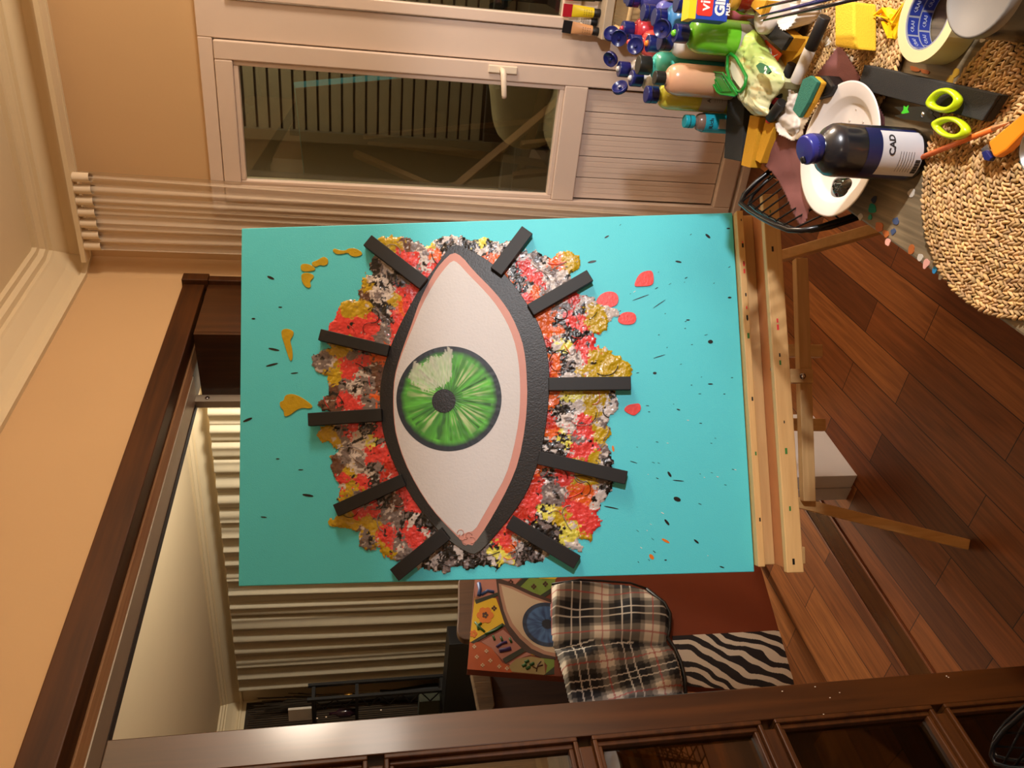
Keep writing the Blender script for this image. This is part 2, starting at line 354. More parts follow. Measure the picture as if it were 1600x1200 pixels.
b.box(GL + 0.016, GR - 0.016, 0.0, 0.036, GT - 0.016, GT); b.box(GL + 0.016, GR - 0.016, 0.0, 0.036, GB, GB + 0.016)
b.build('glazing_bead', M_WHITEP, leaf, bevel=0.003)
b = MB(RW); npan = 5; wpan = (GR - GL - 0.012) / npan
for i in range(npan):
    x0 = GL + 0.006 + i * wpan
    b.box(x0 + 0.0015, x0 + wpan - 0.0015, 0.004, 0.022, PB + 0.004, PT - 0.004)
    for k in (1, 2, 3): b.box(x0 + wpan * k / 4 + 0.002, x0 + wpan * (k + 1) / 4 - 0.002 if k < 3 else x0 + wpan - 0.004, 0.022, 0.0228, PB + 0.004, PT - 0.004)
b.mat = 1; b.box(GL, GR, 0.0, 0.005, PB, PT); b.build('panel', [M_WHITEP, M_GAP], leaf)
b = MB(RW); b.box(GL + 0.01, GR - 0.01, 0.008, 0.012, GB + 0.01, GT - 0.01); b.build('glass_pane', glassy('door glass', (215, 222, 215), 0.01, 0.03, 0.8), leaf)
b = MB(RW); b.box(SR - 0.037, SR - 0.012, 0.045, 0.056, 0.955, 1.055); h = b.build('handle_plate', flat('cream handle', (232, 218, 196), 0.3), leaf, bevel=0.003)
b = MB(RW); xh = SR - 0.025; b.tube([(xh, 0.05, 1.01), (xh, 0.085, 1.01), (xh - 0.008, 0.092, 1.008), (xh - 0.075, 0.092, 1.0), (xh - 0.085, 0.09, 0.998)], [0.009, 0.009, 0.0105, 0.009, 0.008], 12)
b.build('handle_lever', MATS['cream handle'], h)
b = MB(RW); b.tube([(SL + 0.004, 0.035, ST - 0.1), (SL + 0.004, 0.035, ST - 0.03)], 0.007, 10); b.build('hinge', flat('brass hinge', (190, 140, 70), 0.35, metal=0.6), dr)
wn = thing('window_1', 'x', 'x', RW @ V((1.0, 0, SILLZ))); del wn['label']; del wn['category']; wn['kind'] = 'structure'
b = MB(RW); W0, W1, WB, WT = DMID + 0.035, DR - 0.05, SILLZ + 0.055, DTOP - 0.095
b.box(W0, W0 + 0.035, -0.02, 0.042, WB, WT); b.box(W1 - 0.06, W1, -0.02, 0.042, WB, WT); b.box(W0 + .035, W1 - .06, -0.02, 0.042, WT - 0.06, WT); b.box(W0 + .035, W1 - .06, -0.02, 0.042, WB, WB + 0.06)
b.build('window_frame', M_WHITEP, wn, bevel=0.003)
b = MB(RW); b.box(W0 + 0.03, W1 - 0.05, 0.008, 0.012, WB + 0.05, WT - 0.05); b.build('glass_pane', MATS['door glass'], wn)
b = MB(RW); b.tube([(W0 + 0.02, 0.045, 0.755), (W0 + 0.02, 0.07, 0.755), (W0 - 0.012, 0.075, 0.752)], 0.0075, 10); b.build('catch', MATS['cream handle'], wn)
# sill board under the window
b = MB(RW); b.box(DMID + 0.02, DR, -0.02, 0.13, SILLZ - 0.035, SILLZ - 0.005)
struct(b.build('trim_10', flat('grey stone sill', (176, 162, 142), 0.5, var=0.15, scale=25), bevel=0.003))
b = MB(RW); b.box(DL, SR + 0.06, 0.0, 0.05, 0, 0.03); struct(b.build('trim_11', M_WHITEP, bevel=0.002))
# baseboard strip
b = MB(RW); b.box(SR + 0.1, 4.4, 0.0, 0.015, 0, 0.08); struct(b.build('baseboard_right', M_WHITEP))

# ------------------------------------------------------------------ what stands outside on the balcony
M_SHUT = flat('shutter slats', (120, 110, 92), 0.5, var=0.1)
BW = basis(C2 - NR * 1.35, RD, NR, V((0, 0, 1)))
b = MB(BW); b.box(-0.6, 3.4, -0.12, -0.05, 0, 2.7); struct(b.build('wall_balcony', flat('balcony render', (110, 100, 85), 0.9)))
b = MB(basis(C2 - RD * 0.2 - NR * 0.25, RD, NR, V((0, 0, 1)))); b.box(-0.1, 0, -1.2, 0, 0, 2.7); struct(b.build('wall_balcony_side', MATS['balcony render']))
b = MB(BW); b.box(-0.6, 3.6, -0.1, 1.1, 2.62, 2.7); struct(b.build('ceiling_balcony', MATS['balcony render']))
sh = thing('roller_shutter', 'grey slatted roller shutter seen through the balcony door glass', 'shutter', BW @ V((1.0, 0, 1.0)))
b = MB(BW)
zz = 2.35; 
while zz > 0.85:
    b.box(0.17, 3.2, -0.05, 0.0, zz - 0.054, zz - 0.006); zz -= 0.06
b.mat = 1; b.box(0.17, 3.2, -0.05, -0.012, 0.8, 2.4); b.build('slats', [M_SHUT, M_GAP], sh)
b = MB(BW); b.box(0.12, 0.17, -0.05, 0.03, 0.7, 2.4); b.box(0.12, 3.2, -0.05, 0.03, 0.73, 0.79); b.build('guide_rail', flat('shutter rail', (96, 84, 66), 0.5), sh)
b = MB(BW); b.box(-0.5, 3.2, -0.05, 0.02, 0.0, 0.72)
for i in range(12): b.box(-0.4 + i*0.3, -0.13 + i*0.3, 0.02, 0.03, 0.08, 0.66)
struct(b.build('trim_12', flat('balcony panelling', (116, 108, 98), 0.6)))
bc = thing('balcony_chair', 'dark framed balcony chair piled with cushions behind the door glass', 'chair', RW @ V((0.62, -0.55, 0)))
b = MB(RW @ Matrix.Translation((0.62, -0.55, 0)))
for sx in (-0.3, 0.3):
    b.box(sx - 0.02, sx + 0.02, 0.22, 0.26, 0, 0.68); b.box(sx - 0.02, sx + 0.02, -0.28, -0.24, 0, 0.92)
    b.box(sx - 0.025, sx + 0.025, -0.26, 0.27, 0.66, 0.69)
b.box(-0.3, 0.3, -0.28, -0.25, 0.86, 0.92); b.box(-0.3, 0.3, -0.26, 0.26, 0.36, 0.4)
b.build('frame', M_BLACK, bc, bevel=0.004)
def cushion(b, c, sx, sy, sz, rot=0):
    def fn(u, v):
        a = u * 2 * math.pi; e = (v - 0.5) * math.pi
        ca, sa, ce, se = math.cos(a), math.sin(a), math.cos(e), math.sin(e)
        s = lambda t, p: math.copysign(abs(t) ** p, t)
        x = sx * s(ca, .45) * s(ce, .5); y = sy * s(sa, .45) * s(ce, .5); z = sz * se * (1 - 0.35 * (abs(ca * ce) ** 4 + abs(sa * ce) ** 4))
        n = noise.noise(V((x, y, z)) * 9) * 0.012
        v3 = V((x, y, z + n)); v3.rotate(Matrix.Rotation(rot, 3, 'Y')); return V(c) + v3
    b.grid(fn, 24, 14)
b = MB(RW @ Matrix.Translation((0.62, -0.5, 0))); cushion(b, (-0.05, 0.0, 0.60), 0.24, 0.2, 0.08, 0.15); b.build('seat_cushion', flat('beige cushion', (140, 128, 102), 0.9), bc)
b = MB(RW @ Matrix.Translation((0.58, -0.55, 0))); cushion(b, (-0.06, -0.1, 0.76), 0.2, 0.09, 0.16, -0.2); b.build('back_cushion', MATS['beige cushion'], bc)

# ------------------------------------------------------------------ curtains
def curtain(name, mtx, width_fn, zt, zb, folds, amp, mat, label, cat, nu=180, nv=24, seed=0, y0=0.1, flare=None):
    b = MB(mtx)
    def fn(u, v):
        z = zt + (zb - zt) * v; x0, x1 = width_fn(v)
        ph = u * folds * 2 * math.pi; k = noise.noise(V((u * 5, seed, v * 0.7)))
        d = amp * (math.sin(ph + 2.2 * k) * 0.6 + 0.3 * math.sin(ph * 2.3 + seed + k * 3) + 0.3 * k)
        return (x0 + (x1 - x0) * u + amp * 0.25 * math.cos(ph * 1.1 + v), y0 + d * (0.5 + 0.5 * v), z)
    b.grid(fn, nu, nv)
    t = thing(name, label, cat, mtx @ V(((width_fn(1)[0] + width_fn(1)[1]) / 2, y0, zb)))
    b.build('cloth', mat, t)
    return t
sc = curtain('sheer_curtain', RW, lambda v: (0.055, 0.335 - 0.055 * v), 2.405, 0.03, 8, 0.024, sheer('sheer voile', (225, 208, 184), 0.5), 'sheer cream curtain gathered beside the balcony door', 'curtain', y0=0.085)
b = MB(RW)
for k in range(7):
    x = 0.075 + k * 0.04; b.grid(lambda u, v: (x + 0.016 * math.cos(u * 2 * math.pi), 0.085 + 0.02 * math.sin(u * 2 * math.pi), 2.375 + 0.065 * v - 0.012 * u), 10, 3)
b.build('heading_pleats', flat('voile heading', (222, 205, 178), 0.9), sc)
b = MB(RW); b.box(0.02, 2.4, 0.055, 0.11, 2.425, 2.44); struct(b.build('trim_13', M_CEIL))
fc = curtain('far_curtain', FR, lambda v: (-2.72, 1.15), 2.43, 0.02, 26, 0.05, flat('grey linen curtain', (170, 160, 138), 0.9, var=0.06), 'long pleated grey linen curtain across the far room wall', 'curtain', nu=420, nv=20, seed=3.3, y0=0.12)
# ================================================================== the big painting on its easel
r_ = V((0.9936, 0.1126, 0.0074)).normalized(); u_ = V((-0.0301, 0.2018, 0.979)); u_ = (u_ - r_ * u_.dot(r_)).normalized(); n_ = r_.cross(u_)
CC = V((-0.0271, 1.8505, 1.1848)); CV = basis(CC, r_, u_, n_); CVi = CV.inverted(); CWH, CHH = 0.4293, 0.6
def cv(x, y, off=0.0):
    p = CVi @ onp(x, y, CC + n_ * off, n_); return (p.x, p.y)
def cvs(pts, off=0.0): return [cv(px, py, off) for px, py in pts]
def smooth_poly(pts, k=2):
    for _ in range(k):
        q = []
        for i in range(len(pts)):
            a = pts[i]; b2 = pts[(i+1) % len(pts)]
            q += [(a[0]*.75+b2[0]*.25, a[1]*.75+b2[1]*.25), (a[0]*.25+b2[0]*.75, a[1]*.25+b2[1]*.75)]
        pts = q
    return pts
def inside(p, poly):
    x, y = p; c = False; j = len(poly) - 1
    for i in range(len(poly)):
        xi, yi = poly[i]; xj, yj = poly[j]
        if (yi > y) != (yj > y) and x < (xj - xi) * (y - yi) / (yj - yi) + xi: c = not c
        j = i
    return c
def edge_dist(p, poly):
    best = 1e9; x, y = p
    for i in range(len(poly)):
        ax, ay = poly[i-1]; bx, by = poly[i]; dx, dy = bx - ax, by - ay
        t = max(0, min(1, ((x-ax)*dx + (y-ay)*dy) / max(1e-9, dx*dx+dy*dy))); d = math.hypot(x-ax-dx*t, y-ay-dy*t)
        if d < best: best = d
    return best
pt = thing('painting', 'large turquoise canvas with a green eye and thick black bar lashes, on the easel', 'painting', CV @ V((0, -CHH, -0.018)))
b = MB(CV); b.box(-CWH + .001, CWH - .001, -CHH + .001, CHH - .001, -0.0375, -0.034); b.build('stretcher_back', flat('raw canvas back', (150, 128, 96), 0.9), pt)
b = MB(CV); b.box(-CWH, CWH, -CHH, CHH, -0.0338, 0.0)
M_TURQ = flat('turquoise acrylic', (84, 212, 226), 0.5, var=0.035, scale=5, bump=0.25, bscale=500)
b.build('canvas', M_TURQ, pt, bevel=0.002)
# thick mixed paint around the eye
PAL = dict(R=(222, 62, 58), K=(14, 11, 11), W=(206, 196, 190), G=(122, 110, 108), Y=(188, 156, 18), O=(224, 96, 24), B=(100, 66, 50), L=(222, 214, 84), D=(190, 40, 22))
ANCH = """600,378,Y 615,385,Y 640,380,B 655,385,G 670,378,L 690,372,W 700,385,K 715,370,W 735,378,K 755,378,L 765,385,K 640,405,R 625,400,R 662,395,W 675,395,O 665,418,W 672,425,R 600,418,G 590,422,K 615,430,K 625,440,G 585,440,W 575,447,Y 600,445,K 570,455,B 590,460,W 610,458,W 630,455,R 645,460,R 590,475,K 605,480,K 615,468,Y 625,480,O 640,475,R 620,495,R 605,500,K 563,488,Y 550,495,Y 545,482,Y 556,478,Y 528,500,R 545,508,R 560,507,R 580,505,R 570,517,R 600,515,G 620,515,R 535,548,Y 552,556,G 500,560,G 510,570,G 540,572,R 556,568,R 548,582,R 520,590,Y 524,580,Y 572,590,G 590,585,B 600,560,O 595,575,B 540,605,G 520,612,B 541,624,R 556,612,W 580,605,G 600,600,B 505,625,B 515,638,B 560,630,R 580,630,G 590,615,O
510,680,Y 500,672,Y 518,690,Y 535,672,G 550,668,R 575,665,K 592,675,R 560,685,W 540,700,G 585,690,L 595,690,K 600,700,R 598,715,R 610,730,D 525,720,B 540,715,G 560,710,W 575,715,R 530,735,B 548,740,Y 562,745,R 542,750,R 550,760,Y 580,740,K 590,728,G 560,730,W 600,780,K 620,780,B 635,775,R 645,790,R 580,795,R 560,800,R 570,785,G 545,810,Y 550,820,Y 520,818,Y 532,815,Y 600,805,G 620,815,G 650,805,K 662,815,K 585,828,Y 583,820,Y 600,830,R 575,840,G 606,858,Y 612,848,R 645,850,R 620,850,G 640,832,R 635,865,G 665,870,K 685,875,W 700,865,K 720,878,K 740,878,K 705,885,G 755,868,G 675,860,B 690,880,K
785,388,W 800,380,K 775,402,O 790,390,K 820,402,W 840,405,G 850,412,W 835,415,W 790,437,O 800,425,K 826,415,R 833,428,R 842,440,R 815,445,K 850,455,G 860,440,W 868,412,O 885,410,Y 895,400,Y 900,412,Y 890,420,Y 878,428,W 865,430,G 830,457,O 820,462,R 875,452,G 845,475,O 920,472,W 893,475,R 905,488,W 880,482,G 925,490,Y 935,500,Y 940,510,Y 920,500,Y 905,508,R 890,497,R 903,497,R 958,490,W 862,500,O 855,515,O 868,520,O 875,505,K 870,535,L 882,540,L 860,545,K 872,528,W 905,532,R 915,542,R 925,545,R 893,525,K 905,522,K 865,560,O 868,575,O 880,570,K 905,565,W 890,582,K 895,558,W 912,560,R 930,552,Y 948,560,Y 965,572,Y 950,580,Y 975,580,Y 930,575,Y 915,585,Y 855,540,D 855,580,D 858,565,D
862,625,O 868,640,K 885,635,K 893,625,L 900,635,W 925,632,Y 930,645,Y 942,640,W 950,652,W 945,665,G 858,660,D 860,680,O 905,660,R 920,665,R 910,672,R 890,655,W 935,672,Y 943,685,Y 950,682,Y 880,688,L 900,685,G 870,700,K 862,695,K 900,702,R 912,712,R 920,700,R 928,715,Y 915,722,Y 945,705,G 950,716,K 848,695,K 840,728,O 852,740,K 840,745,D 880,742,R 887,748,R 902,752,Y 915,752,Y 925,748,Y 903,768,O 918,770,O 912,760,O 940,745,G 948,762,K 935,775,W 862,765,G 856,785,G 822,790,R 838,775,R 828,765,D 815,800,D 872,775,G 852,800,L 892,790,R 905,800,R 920,808,R 928,820,R 905,815,R 872,815,Y 880,805,Y 890,825,L 870,830,K 860,820,K 885,842,L 912,840,Y 875,845,K 845,810,K 895,850,W 793,842,R 800,850,O 812,855,W 782,865,L 822,862,K 830,872,G 842,868,K 855,865,W 772,880,K 790,880,L 805,870,G 840,878,G"""
anch = []
for t in ANCH.split():
    x, y, c = t.split(','); anch.append((float(x), float(y), c))
OUT = [(588,372),(612,368),(640,372),(668,384),(690,368),(712,366),(735,375),(757,370),(775,378),(800,375),(812,392),(835,392),(860,402),(878,392),(895,392),(908,402),(905,420),(893,428),(893,445),(908,462),(930,462),(938,475),(962,480),(972,494),(950,500),(950,515),(930,525),(933,540),(955,548),(985,567),(988,585),(975,600),(962,605),(966,628),(968,640),(955,650),(950,668),(958,680),(948,690),(955,705),(958,722),(958,745),(958,765),(942,785),(932,800),(942,818),(930,830),(925,848),(905,842),(912,862),(890,858),(868,852),(858,870),(842,882),(825,878),(808,888),(792,880),(775,893),(755,882),(738,892),(712,885),(700,897),(675,892),(652,890),(640,872),(622,878),(600,870),(592,858),(575,862),(562,852),(560,832),(540,826),(520,824),(512,812),(530,805),(528,780),(532,760),(518,745),(516,715),(526,705),(520,695),(500,690),(494,678),(500,665),(520,660),(515,645),(500,640),(495,628),(512,615),(510,600),(520,590),(500,585),(487,572),(488,555),(500,548),(516,545),(508,530),(512,510),(522,500),(530,475),(548,468),(560,470),(560,452),(568,430),(580,425),(575,412),(586,398),(595,392)]
def imp_h(x, y): return 0.5 * noise.noise(V((x * .06, y * .06, 1))) + 0.35 * noise.noise(V((x * .16, y * .16, 4))) + 0.25 * noise.noise(V((x * .4, y * .4, 7)))
b = MB(CV); step = 1.35; idx = {}
nx = int((1000 - 480) / step); ny = int((905 - 360) / step); CX, CY = 725.0, 625.0
ROWS = {}
anchg = {}
for a in anch: anchg.setdefault((int(a[0] // 40), int(a[1] // 40)), []).append(a)
def imp_col(x, y):
    # warp along the direction away from the eye so the colours drag like combed paint
    wx = x + 11 * noise.noise(V((x * .045, y * .045, 2))) + 5 * noise.noise(V((x * .15, y * .15, 9))); wy = y + 11 * noise.noise(V((x * .045, y * .045, 12))) + 5 * noise.noise(V((x * .15, y * .15, 19)))
    best = []; gi, gj = int(wx // 40), int(wy // 40)
    for i in (-1, 0, 1):
        for j in (-1, 0, 1):
            for a in anchg.get((gi + i, gj + j), ()): best.append(((a[0]-wx)**2 + (a[1]-wy)**2, a[2]))
    best.sort(); c = best[0][1] if best else 'G'
    if len(best) > 1:
        q = noise.noise(V((x * .22, y * .22, 31))); 
        if q > 0.28 and best[1][0] < best[0][0] * 6: c = best[1][1]
    R0 = math.hypot(x - CX, y - CY); A0 = math.atan2(y - CY, x - CX)
    s = noise.noise(V((R0 * .045, A0 * 16, 3))) + 0.55 * noise.noise(V((R0 * .12, A0 * 42, 5))) + 0.2 * noise.noise(V((x * .3, y * .3, 9)))
    rgb = list(PAL[c]); busy = c in 'KWGBL'
    th = 0.36 if busy else 0.62
    if s > th: rgb = PAL['W'] if c != 'W' else PAL['G']
    elif s < -th: rgb = PAL['K'] if c != 'K' else PAL['G']
    k = 1 + 0.16 * noise.noise(V((x * .3, y * .3, 55)))
    return tuple(min(1, v * k) for v in lin(rgb)[:3]) + (1,)
INNER_SKIP = [(720,440),(800,520),(825,620),(800,720),(745,820),(700,790),(650,720),(630,620),(650,520),(690,450)]
for i in range(nx + 1):
    for j in range(ny + 1):
        x = 480 + i * step; y = 360 + j * step
        ex = x + 5 * noise.noise(V((x * .12, y * .12, 77))) + 2.5 * noise.noise(V((x * .5, y * .5, 7))); ey = y + 5 * noise.noise(V((x * .12, y * .12, 87))) + 2.5 * noise.noise(V((x * .5, y * .5, 17)))
        if inside((ex, ey), OUT) and not inside((x, y), INNER_SKIP):
            d = min(1, edge_dist((ex, ey), OUT) / 4.0)
            hx, hy = cv(x, y); b.col = imp_col(x, y)
            idx[i, j] = b.vert((hx, hy, 0.0006 + d * (0.0035 + 0.0042 * imp_h(x, y))))
for i in range(nx):
    for j in range(ny):
        q = [(i, j), (i+1, j), (i+1, j+1), (i, j+1)]
        if all(k in idx for k in q): b.face([idx[k] for k in q][::-1], True)
b.col = None
b.build('impasto_paint', vcol('wet mixed paint', 0.3, 0.35, 0.3, 300), pt)
# strings of paint laid over it
M_PK0 = flat('black acrylic', (13, 12, 12), 0.4, var=0.2, bump=0.3, bscale=250, coat=0.2); M_PG0 = flat('grey acrylic', (150, 135, 130), 0.3, coat=.4); M_PR0 = flat('red acrylic', (225, 66, 60), 0.35, coat=.3)
for k in range(70):
    b = MB(CV)
    a = random.choice(anch); x, y = a[0], a[1]; ang = random.random() * 6.28; pts = []; cur = random.uniform(-.35, .35)
    for s in range(random.randint(6, 14)):
        if not inside((x, y), OUT): break
        hx, hy = cv(x, y); pts.append((hx, hy, 0.0062 + 0.003 * imp_h(x, y))); ang += cur + random.uniform(-.15, .15); x += 3.4 * math.cos(ang); y += 3.4 * math.sin(ang)
    if len(pts) > 3:
        b.tube(pts, random.uniform(0.0006, 0.0012), 5); b.build('paint_string', random.choice((M_PK0, M_PK0, M_PG0, M_PR0)), pt)
M_PK = flat('black acrylic', (13, 12, 12), 0.4, var=0.2, bump=0.3, bscale=250, coat=0.2)
# flat blobs
M_PY = flat('ochre yellow acrylic', (190, 158, 14), 0.35, var=0.2, scale=60, bump=0.4, bscale=150, coat=.3); M_PR = flat('coral red acrylic', (232, 72, 68), 0.4, var=0.08, scale=60, bump=0.3, bscale=150)
M_PO = flat('orange acrylic', (224, 120, 26), 0.4)
def blob(b, pts, z=0.0022, off=0, k=2): b.prism(cvs(smooth_poly(pts, k), 0), 0.0, z)
YB = [[(519,392),(523,388),(530,391),(540,392),(545,388),(556,388),(566,394),(566,399),(556,402),(548,400),(544,395),(536,397),(526,398)],
 [(487,410),(496,407),(502,403),(507,401),(513,405),(513,413),(506,416),(500,414),(494,418),(488,415)],
 [(470,413),(480,412),(490,416),(494,422),(487,424),(476,425),(470,422)],[(471,428),(480,426),(490,429),(491,434),(484,440),(487,448),(482,451),(475,446),(471,437)],
 [(440,516),(448,513),(459,517),(459,524),(453,532),(457,545),(458,560),(454,566),(449,552),(444,536),(440,524)],
 [(437,628),(444,626),(445,618),(455,615),(466,618),(478,625),(490,635),(485,639),(472,637),(462,642),(452,650),(444,651),(444,642),(438,636)],
 [(530,590),(524,600),(512,596),(511,590),(520,578),(527,576)],[(512,812),(522,812),(530,818),(526,824),(514,822)],
 [(455,619),(460,620),(458,625)]]
RB = [[(990,448),(994,436),(1000,427),(1010,423),(1020,423),(1022,440),(1018,447),(1000,448)],[(931,470),(938,460),(950,455),(962,457),(967,465),(965,476),(955,481),(940,481),(932,476)],
 [(965,498),(970,490),(980,487),(992,489),(995,499),(990,507),(975,508),(966,504)],[(974,640),(980,633),(990,631),(1000,630),(1002,640),(995,647),(990,650),(979,645)]]
for p in YB: b = MB(CV); blob(b, p); b.build('yellow_drip', M_PY, pt, bevel=0.0006)
for p in RB: b = MB(CV); blob(b, p); b.build('red_petal', M_PR, pt, bevel=0.0006)
# spatter flecks
b = MB(CV); FLK = [(1110,534,4,3,0),(1046,741,5,2,1),(1042,816,6,2,.9),(1058,780,6,3.5,.4),(1088,846,5,1.6,.7),(1018,870,5,3,.9,),(1040,845,7,2,.5),(1023,583,3,2,0),(925,409,7,1.8,-.2),(948,370,4,1.2,-.5),(1106,369,5,2,.7),(1060,409,5,1.5,.2),(958,701,5,1.8,1.4),(1140,465,3,1.5,0),(1138,357,3,1,0),(423,434,6,2,.4),(396,498,3,1.4,0),(438,480,3,1,0),(434,717,3,1,0),(481,774,9,2,.15),(412,808,5,1,.1),(425,570,10,1.6,-.25),(387,656,8,2,-.4),(428,546,9,1.8,.2),(1001,465,14,.7,-.35),(1030,475,12,.6,-.6),(955,793,12,1,.2),(1060,751,9,.8,.1),(1030,557,10,.6,-.3),(990,722,6,.6,.3),(1128,886,4,1,.3),(1040,875,2,1,0),(1110,600,4,1,0),(1075,500,3,1,0),(1060,640,3,1,.3),(470,734,4,.8,0),(460,583,6,1,-.1),(442,520,2,1,0)]
for f in FLK:
    x, y, a, c, t = f; pts = [(x + a * math.cos(t) * math.cos(k) - c * math.sin(t) * math.sin(k), y + a * math.sin(t) * math.cos(k) + c * math.cos(t) * math.sin(k)) for k in [i * math.pi / 5 for i in range(10)]]
    b.mat = 0 if (x, y) not in ((1018,870),(1040,845),(958,701),(380,658)) else 1
    b.prism(cvs(pts), 0, 0.0006)
for k in range(60):
    x = random.uniform(965, 1150); y = random.uniform(350, 880); t = math.atan2(y - CY, x - CX); a = random.uniform(1, 3.2); c = random.uniform(.3, .7)
    pts = [(x + a * math.cos(t) * math.cos(q) - c * math.sin(t) * math.sin(q), y + a * math.sin(t) * math.cos(q) + c * math.cos(t) * math.sin(q)) for q in [i * math.pi / 3 for i in range(6)]]
    b.mat = random.choice((0, 0, 0, 2)); b.prism(cvs(pts), 0, 0.0005)
tag(b.build('spatter_flecks', [M_PK, M_PO, flat('white acrylic', (226, 222, 216), 0.4)], pt), None, None, kind='stuff')
# the eye
OUTL = [(703,386),(690,405),(656,452),(636,488),(620,520),(604,560),(596,595),(594,620),(595,645),(600,682),(614,720),(628,750),(652,790),(680,824),(705,847),(732,864),(745,866),(770,842),(802,802),(823,770),(837,735),(847,702),(855,652),(859,600),(857,560),(849,525),(836,495),(808,452),(785,425),(768,412),(748,399),(726,388),(714,383)]
INN = [(708,395),(690,412),(677,430),(657,470),(645,505),(635,532),(625,560),(617,590),(615,620),(616,655),(620,682),(632,720),(652,760),(675,795),(702,825),(734,857),(752,835),(770,806),(795,760),(811,720),(821,665),(824,620),(823,590),(821,560),(815,530),(800,495),(785,472),(768,452),(740,424),(722,402)]
SCL = [(707,408),(692,425),(678,445),(660,478),(648,508),(637,534),(626,562),(618,590),(616,620),(617,655),(621,682),(633,720),(653,760),(676,795),(703,824),(718,838),(728,832),(742,829),(755,806),(770,780),(790,745),(802,705),(811,657),(813,620),(812,580),(807,545),(797,515),(785,492),(770,470),(750,448),(732,430),(716,412)]
b = MB(CV); b.prism(cvs(smooth_poly(OUTL, 1)), 0.0, 0.0085); b.build('eye_outline', M_PK, pt, bevel=0.001)
b = MB(CV); b.prism(cvs(smooth_poly(INN, 1)), 0.008, 0.0089); b.build('pink_rim', flat('pink acrylic', (200, 142, 128), 0.5, var=0.06, bump=.2), pt)
b = MB(CV); b.prism(cvs(smooth_poly(SCL, 1)), 0.0085, 0.0093); b.build('eye_white', flat('white eye acrylic', (204, 201, 200), 0.5, var=0.04, scale=14, bump=.25, bscale=180), pt)
b = MB(CV)
for t in range(5):
    x, y = [(722,838),(728,846),(733,836),(720,832),(738,843)][t]; b.tube([(*cv(x + 5 * math.cos(a), y + 5 * math.sin(a)), 0.0095) for a in [i * .7 + t for i in range(7)]], 0.001, 5)
b.build('pink_corner_dabs', MATS['pink acrylic'], pt)
ix, iy = cv(702, 623); ir = abs(cv(702, 623 - 81)[0] - ix); px_, py_ = cv(694, 627)
def iris_col(u, v):
    a = u * 2 * math.pi; rr = v
    X = math.cos(a); Y = math.sin(a)   # canvas: x right (picture up), y up (picture left)
    base = V((0.045, 0.25, 0.022)).lerp(V((0.09, 0.42, 0.035)), min(1, max(0, 0.5 + noise.noise(V((X * 4, Y * 4, rr * 3))))))
    st = noise.noise(V((X * 9, Y * 9, rr * 1.2 + 5))) + 0.7 * noise.noise(V((X * 22, Y * 22, rr * 2)))
    base = base * (1 + 0.55 * st)
    if 0.28 < rr < 0.80:
        k = noise.noise(V((X * 14, Y * 14, 3.3))) + 0.3 * noise.noise(V((X * 5, Y * 5, rr * 6)))
        if k > 0.22: base = base.lerp(V((0.55, 0.62, 0.32)), min(.85, (k - .22) * 4) * (1 - abs(rr - .48) / .4))
        if k < -0.3: base = base.lerp(V((0.01, 0.06, 0.01)), min(.8, (-k - .3) * 4))
    # dark ring, heavier at the foot
    ring = max(0, (rr - 0.83) / 0.09); ring = min(1, ring + 0.25 * noise.noise(V((X * 6, Y * 6, 1))) * (rr > .84))
    base = base.lerp(V((0.012, 0.02, 0.03)), max(0, min(1, ring)))
    if rr < 0.3: base = base.lerp(V((0.02, 0.10, 0.015)), (0.3 - rr) * 5)
    # the soft white glint, a wedge of combed strokes
    px = 702 - (Y * rr) * 81 ; py = 623 - (X * rr) * 81
    G = [(703,544),(709,547),(706,592),(692,605),(670,612),(652,602),(640,592),(650,562),(662,570),(678,556),(690,558)]
    dpx, dpy = px + 2.5 * noise.noise(V((px * .5, py * .08, 1))), py + 8 * noise.noise(V((px * .45, py * .05, 8)))
    if inside((dpx, dpy), G): base = base.lerp(V((0.62, 0.62, 0.52)), 0.62 + 0.3 * noise.noise(V((px * .5, py * .1, 3))))
    return (max(0, base.x), max(0, base.y), max(0, base.z), 1)
b = MB(CV); b.grid(lambda u, v: (ix + (ir * v) * math.cos(u*2*math.pi), iy + (ir * v) * math.sin(u*2*math.pi), 0.0098 + 0.0004 * noise.noise(V((math.cos(u*6.283)*20, math.sin(u*6.283)*20, v*8)))), 240, 64, iris_col); 
b.build('iris', vcol('iris paint', 0.45), pt)
b = MB(CV @ Matrix.Translation((px_, py_, 0.0095))); b.lathe([(ir * 0.225, 0), (ir * 0.225, 0.0014), (0.0, 0.0016)], 36, cap=False, smooth=False); b.build('pupil', M_PK, pt)
if False:
    b = MB(CV); b.prism(cvs([(616,590),(622,588),(622,560),(630,545),(620,560),(612,590),(611,640),(618,670),(628,690),(622,668),(616,640)]), 0.0085, 0.0100); b.build('eyelid_overlap', M_PK, pt)
# ten bars standing proud as lashes
LASH = [((574,375),(662,443),21),((499,522.5),(607,548),18),((481,655.5),(596,648),20),((524,798),(630,750),19.5),((616,899),(696,834),22),((824,359),(775,424),21),((922,430),(829,484),20),((986,598.5),(857,600),20.5),((979,746.5),(841,715),20.5),((902,879),(796,815),21.5)]
for (a, c, wd) in LASH:
    off = 0.024; A = V((*cv(*a, off), 0)); B = V((*cv(*c, off), 0)); wv = wd / 787 * 1.2
    b = MB(CV); b.bar(A + V((0, 0, off / 2 + 0.001)), B + V((0, 0, off / 2 + 0.001)), wv, off, up=(0, 0, 1))
    b.build('eyelash', M_PK if False else flat('matt black lash paint', (15, 14, 14), 0.55, var=0.1), pt, bevel=0.0012)

